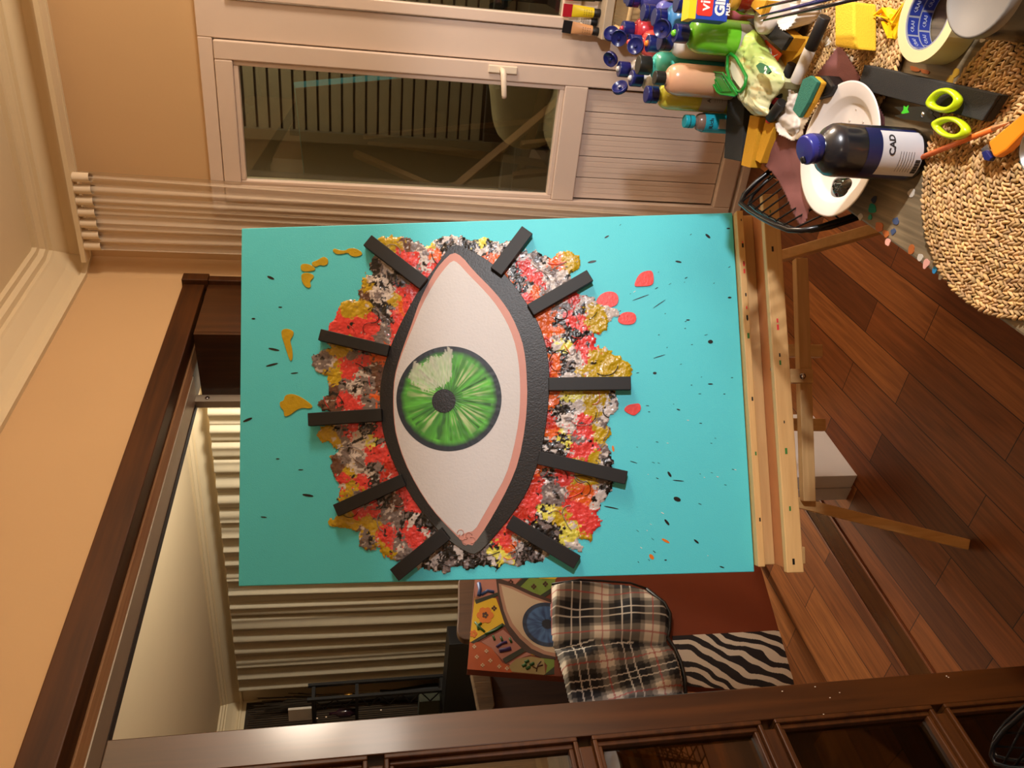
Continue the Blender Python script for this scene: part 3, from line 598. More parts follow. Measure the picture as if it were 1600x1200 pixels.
# ------------------------------------------------------------------ easel
ea = thing('easel', 'beech wood studio easel holding the large turquoise painting', 'easel', V((0.0, 1.75, 0)))
EB = basis(CC - u_ * CHH, r_, u_, n_); EBi = EB.inverted()      # origin: middle of the canvas foot
def eb(x, y, off=0.0):
    p = EBi @ onp(x, y, EB.translation + n_ * off, n_); return (p.x, p.y)
TL_, TR_ = -0.415, 0.425
b = MB(EB); b.box(TL_, TR_, -0.018, -0.002, -0.045, 0.028); b.build('canvas_rest', M_PINE, ea, bevel=0.002)
b = MB(EB); b.box(TL_, TR_, -0.062, -0.052, -0.03, 0.118); b.build('tray_board', flat('tray plywood', (200, 140, 92), 0.55, var=0.08, scale=30), ea, bevel=0.001)
b = MB(EB); b.box(TL_, TR_, -0.066, -0.030, 0.118, 0.140); b.box(TL_, TR_, -0.052, -0.018, -0.03, -0.01); b.build('tray_lip', M_PINE, ea, bevel=0.002)
for xx in (0.10,):
    b = MB(EB @ Matrix.Translation((0.035, -0.052, 0.06)) @ Matrix.Rotation(-math.pi/2, 4, 'X')); b.lathe([(0.006, 0), (0.006, 0.002), (0.002, 0.004)], 12); b.build('screw', M_STEEL, ea)
b = MB(CV); 
for k in range(16):
    x = random.uniform(TL_, TR_); b.mat = random.choice((0, 1, 2, 0)); ob = EB if False else None
b = MB(EB)
for k in range(26):
    x = random.uniform(TL_ + .01, TR_ - .01); b.mat = random.choice((0, 0, 1, 2)); y = random.choice((0.1395, 0.0275)); z0 = -0.045 if y > .1 else -0.012; s = random.uniform(.002, .005)
    b.box(x - s, x + s * 1.6, z0 - s * .5, z0 + s * .5, y, y + 0.001)
b.build('paint_spots', [M_PK, M_PR, flat('green paint spot', (60, 120, 50), 0.5)], ea)
# masts and legs (feet on the floor)
def leg_line(pxa, pxb, depth_a, zb=0.0):
    A = onp(*pxa, EB.translation - n_ * depth_a, n_); B = onz(*pxb, zb); return A, B
footL = onz(1508, 850, 0.012); topL = CC - r_ * 0.10 + u_ * 0.5 - n_ * 0.075
footR = V((0.47, 1.80, 0.012)); topR = CC + r_ * 0.06 + u_ * 0.5 - n_ * 0.075
kneeL = onp(1225, 780, CC - n_ * 0.10, n_); topL2 = kneeL + (kneeL - footL).normalized() * 1.05
b = MB(); b.bar(topL2, footL, 0.026, 0.036, up=n_); b.build('leg', M_PINEV, ea, bevel=0.002)
kneeR = onp(1240, 395, CC - n_ * 0.10, n_); pR = onp(1345, 365, CC - n_ * 0.02, n_); dR = (pR - kneeR).normalized(); tR = -kneeR.z / dR.z; footR = kneeR + dR * (tR - 0.012)
b = MB(); b.bar(kneeR - dR * 1.05, footR, 0.026, 0.036, up=n_); b.build('leg', M_PINEV, ea, bevel=0.002)
cA = onp(1250, 405, CC - n_ * 0.075, n_); cB = onp(1262, 783, CC - n_ * 0.075, n_)
b = MB(); b.bar(cA, cB, 0.03, 0.03, up=n_); b.build('crossbar', M_PINE, ea, bevel=0.002)
mA = onp(1205, 588, CC - n_ * 0.035, n_); mB = onp(1268, 588, CC - n_ * 0.035, n_)
b = MB(); b.bar(mA + (mA - mB) * 10, mB, 0.034, 0.024, up=n_); b.build('mast', M_PINEV, ea, bevel=0.002)
b = MB(basis(onp(1254, 588, CC - n_ * 0.022, n_), r_, u_, n_)); b.lathe([(0.0075, 0), (0.0075, 0.003), (0.003, 0.005)], 12); b.build('bolt', M_STEEL, ea)
fwd = V((0.0, 1.0, 0)); 
rA = onp(1200, 548, CC - n_ * 0.26, n_); rB = onp(1283, 549, CC - n_ * 0.26, n_)
b = MB(); b.bar(rA + (rA - rB) * 2, rB, 0.034, 0.026, up=n_); b.build('rear_strut', M_PINEV, ea, bevel=0.002)
sA = onp(1200, 663, CC - n_ * 0.30, n_); sB = onp(1288, 664, CC - n_ * 0.30, n_)
b = MB(); b.bar(sA + (sA - sB) * 2, sB, 0.034, 0.026, up=n_); b.build('rear_strut', M_PINEV, ea, bevel=0.002)
bk0 = (rA + sA) / 2; b = MB(); b.bar(CC + u_ * 0.35 - n_ * 0.09, V((0.02, 2.85, 0.012)), 0.03, 0.03, up=(1, 0, 0)); b.build('rear_leg', M_PINEV, ea, bevel=0.002)
hA = onp(1190, 866, CC - n_ * 0.06, n_); hB = onp(1256, 867, CC - n_ * 0.06, n_)
b = MB(); b.bar(hA + (hA - hB) * 0.3, hB, 0.04, 0.022, up=n_); b.build('side_peg', M_PINEV, ea, bevel=0.002)

# ------------------------------------------------------------------ white box on the floor behind the easel
bx = thing('cardboard_box', 'white cardboard box in a sleeve standing on the floor behind the easel', 'box', onz(1330, 775, 0))
A = onz(1328, 774, 0.0); A2 = onz(1340, 743, 0.0); E1 = (LD * 0.30)
fa = V((0.50, -0.02, 0))
q0 = onz(1330, 775, 0); ax = V((0.975, 0.22, 0)).normalized(); ay = V((-0.22, 0.975, 0))
q0 = onz(1335, 745, 0)
BXM = basis(q0, ax, ay, V((0, 0, 1)))
BXM = basis(onz(1340, 743, 0), LD, V((-LD.y, LD.x, 0)), V((0, 0, 1)))
b = MB(BXM); b.box(0, 0.30, 0.0, 0.050, 0, 0.34); b.build('box_body', flat('white card', (226, 226, 230), 0.6, var=0.03), bx, bevel=0.002)
b = MB(BXM); b.box(-0.003, 0.303, 0.0515, 0.10, 0, 0.342); b.build('sleeve', flat('white card lid', (214, 214, 220), 0.6, var=0.03), bx, bevel=0.002)

# ------------------------------------------------------------------ second canvas, plaid cloth and furniture in the far room
u2 = V((0.0874, 0.166, 0.9822)).normalized(); r2 = V((0.5954, 0.7818, -0.1851)); r2 = (r2 - u2 * r2.dot(u2)).normalized(); n2 = r2.cross(u2)
O2 = V((-0.9394, 2.1647, 0.1926)) * 1.0; O2 = CAM + (O2 - CAM) * 1.055; H2 = 1.055; W2 = 0.60
P2 = basis(O2, r2, u2, n2); P2i = P2.inverted()
def c2(x, y, off=0.0):
    p = P2i @ onp(x, y, O2 + n2 * off, n2); return (p.x, p.y)
sp = thing('painting', 'smaller canvas with a blue eye, flower patches and zebra stripes leaning behind the large painting', 'painting', V((O2.x, O2.y, 0)))
b = MB(P2); b.box(0, W2, 0, H2, -0.03, 0.0); b.build('canvas', flat('rust red acrylic', (120, 52, 24), 0.5, var=0.08), sp, bevel=0.002)
def patch(name, polys, col, z, rough=0.5):
    for p in polys:
        b = MB(P2)
        pts = [c2(*q) for q in p]; pts = [(min(W2, max(0.0, x)), min(H2, max(0.0, y))) for x, y in pts]; b.prism(pts, 0.0, z); b.build(name, flat('far paint ' + name, col, rough, var=0.06), sp)
patch('yellow_patch', [[(742,932),(775,935),(788,972),(790,978),(733,1005),(738,965)],[(820,1010),(830,1023),(860,1030),(860,1022)],[(842,903),(872,901),(868,905),(850,908)]], (222, 186, 20), 0.001)
patch('pink_patch', [[(742,905),(778,904),(778,928),(742,942)],[(752,1003),(786,984),(818,1012),(800,1026),(786,1032),(766,1012)],[(778,900),(815,903),(800,918),(785,912)],[(795,1037),(825,1018),(832,1022),(810,1030),(798,1042)]], (176, 120, 108), 0.001)
patch('orange_patch', [[(733,1003),(752,1004),(768,1013),(778,1026),(785,1036),(800,1042),(805,1050),(795,1051),(730,1046)]], (182, 84, 22), 0.0012)
patch('green_patch', [[(822,903),(868,905),(866,918),(845,931),(808,920)],[(845,1028),(866,1028),(866,1052),(852,1055),(855,1040)]], (110, 140, 50), 0.001)
patch('olive_patch', [[(795,1042),(806,1030),(830,1026),(850,1030),(852,1055),(800,1050)]], (150, 136, 84), 0.0014)
patch('dark_band', [[(742,938),(778,926),(778,931),(744,944)],[(735,1004),(750,995),(785,974),(790,978),(765,992),(740,1006)],[(785,1030),(820,1010),(824,1016),(790,1037)],[(800,918),(820,902),(828,902),(808,922)],[(842,932),(868,915),(868,922),(848,936)],[(850,1055),(866,1042),(866,1054)]], (30, 40, 18), 0.0018)
patch('lid_line', [[(775,905),(778,930),(782,955),(790,980),(802,1000),(820,1018),(845,1028),(868,1031),(868,1024),(845,1020),(825,1008),(810,993),(796,972),(789,950),(784,928),(781,912),(800,918),(830,932),(868,945),(868,940),(832,926),(802,912),(782,905)]], (60, 36, 26), 0.002)
patch('pale_rim', [[(779,912),(781,930),(787,955),(796,978),(812,998),(830,1014),(850,1023),(868,1027),(868,945),(830,931),(800,917)]], (168, 128, 108), 0.0021)
patch('eye_white', [[(783,915),(786,930),(792,955),(801,975),(816,994),(834,1009),(852,1018),(868,1021),(868,948),(830,935),(800,921)]], (196, 178, 152), 0.0024)
# blue iris
b = MB(P2); cxx, cyy = c2(855, 976); rr2 = abs(c2(855, 944)[0] - cxx)
def blue(u, v):
    k = 0.5 + noise.noise(V((math.cos(u*6.283)*6, math.sin(u*6.283)*6, v*3)))
    c = V((0.01, 0.045, 0.16)).lerp(V((0.06, 0.17, 0.42)), max(0, min(1, k))); c = c * (1 if v < .85 else .25); c = c * (0.1 if v < .25 else 1); return (c.x, c.y, c.z, 1)
b.grid(lambda u, v: (cxx + rr2*1.05*v*math.cos(u*6.28318), cyy + rr2*1.0*v*math.sin(u*6.28318), 0.003), 80, 20, blue); b.build('iris', vcol('blue iris paint', 0.5), sp)
# little flowers, leaves and birds as brushed shapes
b = MB(P2)
def petals(x, y, r, n, m, z=0.003):
    b.mat = m
    for k in range(n):
        a = k * 2 * math.pi / n; q = [(x + r*.62*math.cos(a) + r*.42*math.cos(t), y + r*.62*math.sin(a) + r*.42*math.sin(t)) for t in [i*math.pi/4 for i in range(8)]]
        b.prism([c2(*p) for p in q], 0.0, z + k * 0.00003)
petals(758, 962, 13, 6, 0); petals(758, 962, 5, 5, 1, 0.0035); petals(740, 991, 6, 5, 0)
for (x, y) in ((741,1011),(760,1018),(745,1027),(766,1033),(754,1040),(780,1042),(792,1045)): petals(x, y, 3.2, 4, 2)
def stroke(pts, wd, m, z=0.0032):
    b.mat = m; b.tube([(*c2(*p), z) for p in pts], wd, 5)
stroke([(742,973),(750,982),(757,988)], 0.004, 3); stroke([(748,985),(746,978),(752,975)], 0.005, 3); stroke([(758,992),(775,985),(785,978)], 0.004, 3)
stroke([(748,912),(750,922),(748,932)], 0.007, 4); stroke([(752,930),(762,924),(772,926)], 0.006, 4)
stroke([(776,1012),(784,1006),(792,1004)], 0.005, 5); stroke([(780,1018),(790,1016),(798,1014)], 0.007, 5)
for (x, y) in ((770,994),(782,996),(796,998)): stroke([(x, y), (x + 3, y + 7)], 0.004, 3)
for (x, y) in ((816,1042),(822,1046),(828,1040),(820,1036)): stroke([(x, y), (x + 6, y - 3)], 0.005, 3)
stroke([(838,1050),(840,1040),(845,1034)], 0.002, 1); stroke([(840,1042),(848,1040)], 0.002, 1); stroke([(839,1046),(832,1042)], 0.002, 1)
for (x, y) in ((834,917),(852,913),(772,951),(798,910)): petals(x, y, 4, 4, 1)
b.build('flower_motifs', [flat('motif orange', (214, 120, 24), .5), flat('motif dark', (70, 30, 14), .5), flat('motif white', (214, 190, 160), .5), flat('motif green', (44, 92, 42), .5), flat('motif blue', (52, 80, 140), .5), flat('motif violet', (66, 50, 110), .5)], sp)
# zebra patch
zq = [(1050,994),(1222,985),(1245,1090),(1060,1090)]
b = MB(P2)
def zeb(u, v):
    x = u * 190; y = v * 110
    ph = (y * 0.95 - x * 0.42 * min(1, x / 90)) / 17 + 1.0 * noise.noise(V((x * .014, y * .02, 3))) + 0.35 * noise.noise(V((x * .04, y * .05, 8)))
    k = math.sin(ph * 2 * math.pi * .8); return lin((18, 18, 28)) if k > -0.02 else lin((214, 206, 194))
Z = [c2(*p) for p in zq]
def zfn(u, v):
    A = V((*Z[0], 0)).lerp(V((*Z[1], 0)), u); B = V((*Z[3], 0)).lerp(V((*Z[2], 0)), u); p = A.lerp(B, v); return (max(0, min(W2, p.x)), max(0, p.y), 0.0015)
b.grid(zfn, 260, 150, zeb); b.build('zebra_patch', vcol('zebra paint', 0.6), sp)
# plaid cloth hung over it
PO = [(862,914),(880,910),(905,907),(945,909),(985,912),(1010,920),(1038,942),(1047,958),(1046,985),(1043,998),(1052,1012),(1062,1035),(1068,1060),(1070,1085),(1060,1100),(1000,1100),(892,1105),(884,1075),(875,1040),(866,1010),(861,985),(860,950)]
def pcol(x, y):
    if y < 1000: s = x; t = y + 0.00 * x
    else: s = x - 0.22 * (y - 1000) * (1 + (x - 870) * .0002); t = y + (x - 860) * 0.20
    s = (s - 858) / 78.0; t = (t - 925) / 62.0
    def st(q):
        f = q % 1.0
        if f < 0.20: return 0.0      # cream
        if f < 0.30: return 0.5
        if f < 0.80: return 1.0      # black
        if f < 0.90: return 0.5
        return 0.0
    f = s % 1.0; g = t % 1.0; k = (st(s) + st(t)) / 2
    c = V((0.72, 0.66, 0.56)).lerp(V((0.008, 0.008, 0.012)), min(1, (k ** .5) * 1.12))
    if abs(f - 0.44) < 0.012 or abs(f - 0.62) < 0.012 or abs(g - 0.44) < 0.014 or abs(g - 0.64) < 0.014: c = c.lerp(V((0.8, 0.76, 0.68)), .8)
    if abs(f - 0.05) < 0.014 or abs(g - 0.05) < 0.016: c = c.lerp(V((0.4, 0.05, 0.05)), .8)
    return (c.x, c.y, c.z, 1)
b = MB(P2); idx = {}; st_ = 1.7
for i in range(int(215 / st_)):
    for j in range(int(205 / st_)):
        x = 857 + i * st_; y = 903 + j * st_
        if inside((x, y), PO):
            hx, hy = c2(x, y, 0.02); k = edge_dist((x, y), PO); fold = math.exp(-((y - 1002 - (1047 - x) * 0.03) / 9.0) ** 2)
            z = 0.03 + 0.012 * math.sin(x * .035 + y * .05) + 0.010 * noise.noise(V((x * .03, y * .03, 2))) - 0.018 * fold
            z = 0.006 + (z - 0.006) * min(1, k / 10 + .25); b.col = pcol(x, y); idx[i, j] = b.vert((hx, hy, z))
for (i, j) in list(idx):
    q = [(i, j), (i+1, j), (i+1, j+1), (i, j+1)]
    if all(k in idx for k in q): b.face([idx[k] for k in q][::-1], True)
b.col = None
pc = thing('plaid_cloth', 'black and cream tartan cloth with thin red lines draped over the smaller canvas', 'cloth', P2 @ V((0.3, 0.45, 0.03)))
b.build('cloth', vcol('plaid weave', 0.9, bump=0.3, bscale=900), pc, solid=0.003)
b = MB(P2)
for seg in ([(1010,921),(1038,943),(1047,960),(1046,985),(1043,998)], [(1043,998),(1054,1014),(1064,1037),(1070,1062),(1071,1084)], [(862,914),(905,907),(945,909),(985,912),(1010,921)]):
    b.tube([(*c2(*p, 0.02), 0.024) for p in seg], 0.006 if seg[0][0] != 862 else 0.004, 6)
b.build('dark_hem', M_BLACK, pc)

# wooden chair the canvas leans on: rounded back post seen left of the canvas, bark-like leg
ch = thing('wooden_chair', 'brown wooden armchair in the far room behind the smaller canvas', 'chair', V((-1.28, 3.0, 0)))
ofs = n2 * -0.22
def c2w(x, y, d): return onp(x, y, O2 - n2 * d, n2)
M_CH = wood('chair walnut', (60, 36, 18), (92, 60, 34), vertical=True, rough=0.5, sc=4)
PB2 = basis(O2 - n2 * 0.16, r2, u2, n2); PB2i = PB2.inverted()
def c3(x, y):
    p = PB2i @ onp(x, y, O2 - n2 * 0.16, n2); return (p.x, p.y)
b = MB(PB2); b.prism([c3(*p) for p in smooth_poly([(716,880),(716,960),(713,985),(720,998),(735,1000),(770,1002),(770,880)], 2)], -0.03, 0.0); b.build('backrest', M_CH, ch, bevel=0.004)
b = MB(PB2); b.prism([c3(*p) for p in [(735,1046),(765,1044),(774,1102),(768,1112),(748,1112),(742,1080)]], -0.04, 0.0); b.build('arm_post', wood('rough bark brown', (52, 36, 20), (110, 84, 52), vertical=True, rough=0.8, sc=5, bump=1.0), ch, bevel=0.004)
b = MB(PB2); b.prism([c3(*p) for p in [(766,1030),(900,1040),(900,1120),(770,1112)]], -0.03, -0.01); b.build('side_panel', wood('dark panel', (44, 24, 10), (70, 42, 20), vertical=True, rough=0.6, sc=3), ch)
zb = 0.0
b = MB()
for (dx, dy) in ((0, 0), (0.5, 0), (0, 0.45), (0.5, 0.45)):
    p = PB2 @ V((0.02 + dx, 0, -0.05 - dy)); b.box(p.x - .025, p.x + .025, p.y - .025, p.y + .025, 0, 0.45)
b.build('leg', M_CH, ch)
b = MB(); p = PB2 @ V((0.27, 0, -0.28)); b.bar(p + r2 * .3, p - r2 * .3, 0.5, 0.05); bb_ = b.build('seat', M_CH, ch)
# black tall cabinet and black metal rack with oddments by the far left wall
FLi = FL.inverted()
bcx = thing('black_cabinet', 'black box-like cabinet in front of the grey curtain in the far room', 'cabinet', onp(735, 1060, FWP + NR * 0.75, NR) * 1.0)
BKM = basis(FWP + NR * 0.75, RD, NR, V((0, 0, 1))); BKi = BKM.inverted()
def bk(x, y):
    p = BKi @ onp(x, y, FWP + NR * 0.75, NR); return p.x, p.z
x1, zt_ = bk(702, 1007); x0, zb_ = bk(737, 1112)
bcx.location = BKM @ V(((x0 + x1) / 2, -0.2, 0))
b = MB(BKM); b.box(x0, x1, -0.17, 0, 0.06, zt_); b.build('carcass', flat('black lacquer', (12, 12, 14), 0.45), bcx, bevel=0.004)
b = MB(BKM)
for xx in (x0 + .03, x1 - .07):
    b.box(xx, xx + .04, -0.16, -0.12, 0, 0.06); b.box(xx, xx + .04, -0.06, -0.02, 0, 0.06)
b.build('leg', MATS['black lacquer'], bcx)
rk = thing('metal_rack', 'black metal display rack with cross braces beyond the open door', 'rack', FL @ V((0.3, 0.2, 0)))
RKM = basis(FWP + NR * 0.56, RD, NR, V((0, 0, 1))); RKi = RKM.inverted()
def rk_(x, y):
    p = RKi @ onp(x, y, FWP + NR * 0.56, NR); return p.x, p.z
xr, ztr = rk_(480, 1094); xl = -2.93; rk.location = RKM @ V(((xr + xl) / 2, -0.15, 0)); _, zmid = rk_(555, 1085)
b = MB(RKM)
for xx in (xl, xr):
    for yy in (-0.13, 0.0): b.box(xx - .012, xx + .012, yy - .012, yy + .012, 0, ztr)
b.build('posts', M_BLACK, rk)
for zz in (ztr - 0.03, zmid, zb_ + 0.22, 0.35, 0.08):
    b = MB(RKM); b.box(xl, xr, -0.14, 0.012, zz - .025, zz + .0); b.build('shelf', M_BLACK, rk)
b = MB(RKM)
for (za, zc) in ((zmid, ztr - .05), (zb_ + .22, zmid - .03)):
    n = 2 if za == zmid else 4
    for k in range(n):
        f0 = za + (zc - za) * k / n; f1 = za + (zc - za) * (k + 1) / n; m_ = (f0 + f1) / 2
        b.bar((xr - .005, 0, f0), (xr - 0.12, 0, m_), .008, .008); b.bar((xr - .12, 0, m_), (xr - .005, 0, f1), .008, .008)
b.build('brace', M_BLACK, rk)
def far_box(nm, lab, cat, mats, x, y, wd, ht, dp, shape='box', grp=None):
    X, Z = rk_(x, y); bb = MB(RKM @ Matrix.Translation((X, -0.065, 0)))
    lv = [ztr, zmid, zb_ + .22]; base = max([q for q in (ztr - .03, zmid, zb_ + .22) if q < Z + .05] or [zb_ + .22])
    if shape == 'box': bb.box(-wd/2, wd/2, -dp/2, dp/2, base, base + ht)
    else: bb.lathe([(wd*.3, base), (wd*.5, base + ht*.2), (wd*.5, base + ht*.6), (wd*.2, base + ht*.75), (wd*.2, base + ht)], 16)
    o = bb.build(nm, mats); tag(o, lab, cat, grp); return o
far_box('picture_frame', 'small white picture with red shapes standing on top of the black rack', 'picture', flat('white card picture', (190, 180, 168), 0.6), 452, 1128, 0.13, 0.18, 0.02)
far_box('ornament', 'shiny brass ornament on the upper shelf of the black rack', 'ornament', flat('brass', (190, 140, 60), 0.25, metal=1), 525, 1100, 0.05, 0.12, 0.05, 'l')
far_box('bottle', 'dark glass bottle on the upper shelf of the black rack', 'bottle', flat('dark bottle glass', (40, 20, 30), 0.15), 535, 1125, 0.07, 0.2, 0.07, 'l')
far_box('storage_basket', 'grey green woven basket on the middle shelf of the black rack', 'basket', flat('grey weave', (60, 62, 50), 0.9, bump=1, bscale=300), 620, 1118, 0.24, 0.16, 0.1)
rs = thing('reed_screen', 'dark brown reed screen hung on the far left wall behind the black rack', 'screen', FL @ V((0.9, 0.02, 0.05)))
b = MB(FL); b.box(0.03, 1.9, 0.004, 0.014, 0.05, 2.4); b.build('backing', flat('screen backing', (44, 34, 24), .9), rs)
b = MB(FL)
for k in range(95):
    x = 0.04 + k * 0.0195; b.tube([(x, 0.018, 0.06 + random.uniform(0, .02)), (x + random.uniform(-.004, .004), 0.02, 1.2), (x, 0.018, 2.39 - random.uniform(0, .03))], 0.0065, 5)
tag(b.build('reeds', flat('dark reeds', (66, 52, 36), .8, var=.3), rs), None, None, kind='stuff')
tv = thing('dried_grass_vase', 'dark vase of dry grass stalks standing at the far left wall', 'vase', FR @ V((-2.88, 0.13, 0)))
b = MB(FR @ Matrix.Translation((-2.88, 0.13, 0)))
b.lathe([(0.05, 0), (0.07, 0.2), (0.07, 0.9), (0.04, 1.2), (0.05, 1.3)], 20); b.build('vase', M_BLACK, tv)
b = MB(FR @ Matrix.Translation((-2.88, 0.13, 0)))
for k in range(46):
    a = random.random() * 6.28; l = random.uniform(.02, .085); zt3 = random.uniform(1.95, 2.33); b.tube([(0.02*math.cos(a), 0.02*math.sin(a), 1.2), (l*.6*math.cos(a), l*.6*math.sin(a), 1.8), (l*math.cos(a), l*math.sin(a), zt3)], 0.003, 4)
b.build('stalks', flat('dry stalks', (58, 48, 36), 0.9), tv)
# ================================================================== the work table and everything on it
T0 = V((0.247, 1.067, 0.75)); TD = V((0.547, 0.837, 0)).normalized(); TLF = V((-TD.y, TD.x, 0))
TB = basis(T0, TD, TLF, V((0, 0, 1))); TBi = TB.inverted()
def tb(x, y, z=0.0):
    p = TBi @ onz(x, y, 0.75 + z); return (p.x, p.y)
def tw(x, y, z=0.0): return TB @ V((x, y, z))
TA = math.atan2(TD.y, TD.x)
tbl = thing('work_table', 'weathered grey brown wooden table spattered with dried paint and crowded with art supplies', 'table', tw(-0.3, -0.45, -0.75))
M_TOP = wood('weathered table top', (74, 62, 46), (150, 130, 98), ang=TA + 0.12, rough=0.5, sc=4, stretch=26, bump=0.6)
b = MB(TB); b.box(-1.5, 0.86, -0.95, 0.0, -0.035, 0.0); b.build('tabletop', M_TOP, tbl, bevel=0.004)
b = MB(TB)
b.box(-1.45, 0.80, -0.90, -0.05, -0.115, -0.036); b.build('apron', wood('table apron', (60, 48, 34), (96, 80, 58), ang=TA, rough=0.6), tbl)
for (x, y) in ((-1.4, -0.1), (0.75, -0.1), (-1.4, -0.85), (0.75, -0.85)):
    b = MB(TB); b.box(x - .035, x + .035, y - .035, y + .035, -0.75, -0.116); b.build('leg', MATS['table apron'], tbl)
DPM = [flat('dried green', (22, 140, 110), .4), flat('dried orange', (178, 96, 40), .5), flat('dried blue grey', (60, 76, 110), .5), flat('dried pink', (228, 166, 150), .5), flat('dried blue', (40, 130, 180), .4), flat('clear varnish film', (120, 100, 72), .15), flat('dried white', (206, 196, 180), .4), flat('dried ochre', (166, 124, 30), .5), flat('dried navy', (36, 50, 74), .5)]
def dab(x, y, r, m, seed, sx=1.0):
    b = MB(TB); c = tb(x, y); pts = []
    for k in range(14):
        a = k * 2 * math.pi / 14; q = r * (1 + 0.55 * noise.noise(V((math.cos(a) * 1.3, math.sin(a) * 1.3, seed)))); pts.append((c[0] + q * math.cos(a) * sx, c[1] + q * math.sin(a)))
    b.prism(smooth_poly(pts, 2), 0, 0.0008 + 0.0001 * (seed % 5)); b.build('dried_paint', DPM[m], tbl)
for i, (x, y, r, m, s) in enumerate([(1363,325,.006,0,1.7),(1360,340,.004,0,1.2),(1374,355,.006,1,1.8),(1385,365,.005,1,1.4),(1400,345,.006,2,1),(1396,362,.005,2,1),(1448,412,.006,3,1),(1461,422,.0045,4,1),(1425,390,.006,1,1),(1438,402,.005,6,1),(1470,433,.004,6,1),(1430,108,.003,1,4),(1446,112,.0025,1,4),(1495,113,.005,7,1.3),(1485,125,.006,7,1),(1545,48,.006,6,1),(1537,60,.005,6,1),(1424,302,.006,6,1),(1345,338,.006,6,1),(1500,450,.005,6,1),(1388,378,.006,3,1),(1366,312,.006,8,1)]):
    dab(x, y, r, m, i * 3.1, s)

# braided rush mats
M_RUSH = vcol('rush braid', 0.75)
def rush_mat(name, cx, cy, R, label, seed):
    rnd = random.Random(seed); t = thing(name, label, 'placemat', tw(cx, cy, 0), 'braided rush placemats on the work table')
    b = MB(TB @ Matrix.Translation((cx, cy, 0))); b.lathe([(R - .004, 0.0003), (R, 0.002), (R - .004, 0.004), (0.001, 0.004)], 64, cap=False); b.build('backing', flat('rush backing', (66, 44, 22), .9), t)
    b = MB(TB @ Matrix.Translation((cx, cy, 0))); rr = 0.006; ring = 0
    while rr < R:
        n = max(6, int(2 * math.pi * rr / 0.0074)); 
        for k in range(n):
            a = 2 * math.pi * (k + 0.5 * (ring % 2) + rnd.uniform(-.12, .12)) / n
            tilt = (0.55 if ring % 2 else -0.55) + rnd.uniform(-.3, .3); L = rnd.uniform(.0055, .0078); W = rnd.uniform(.0019, .0027); H = rnd.uniform(.0026, .004)
            c = V((rr * math.cos(a), rr * math.sin(a), 0.0045 + rnd.uniform(0, .0018))); tx = V((-math.sin(a), math.cos(a), 0)); nx_ = V((math.cos(a), math.sin(a), 0)); d = (tx * math.cos(tilt) + nx_ * math.sin(tilt) + V((0, 0, rnd.uniform(-.18, .18)))).normalized(); s = d.cross(V((0, 0, 1))).normalized()
            g = rnd.uniform(.55, 1.15); q = lin((206, 168, 112)); b.col = (q[0] * g, q[1] * g * rnd.uniform(.92, 1.0), q[2] * g * rnd.uniform(.8, 1.05), 1)
            i = [b.vert(c - d * L), b.vert(c + d * L)]; m = []
            for f, wv in ((-.5, 1), (.4, 1)):
                m.append([b.vert(c + d * L * f + s * W), b.vert(c + d * L * f + V((0, 0, H))), b.vert(c + d * L * f - s * W), b.vert(c + d * L * f - V((0, 0, H * .6)))])
            for e in range(4):
                b.face((i[0], m[0][(e+1) % 4], m[0][e]), True); b.face((m[0][e], m[0][(e+1) % 4], m[1][(e+1) % 4], m[1][e]), True); b.face((i[1], m[1][e], m[1][(e+1) % 4]), True)
        rr += 0.0052; ring += 1
    b.col = None; b.build('braid', M_RUSH, t); return t
rush_mat('placemat', -0.262, -0.172, 0.176, 'round braided rush placemat nearest the table corner, carrying the orange pencil', 3)
rush_mat('placemat', 0.165, -0.215, 0.135, 'round braided rush placemat under the yellow foam sponge', 4)

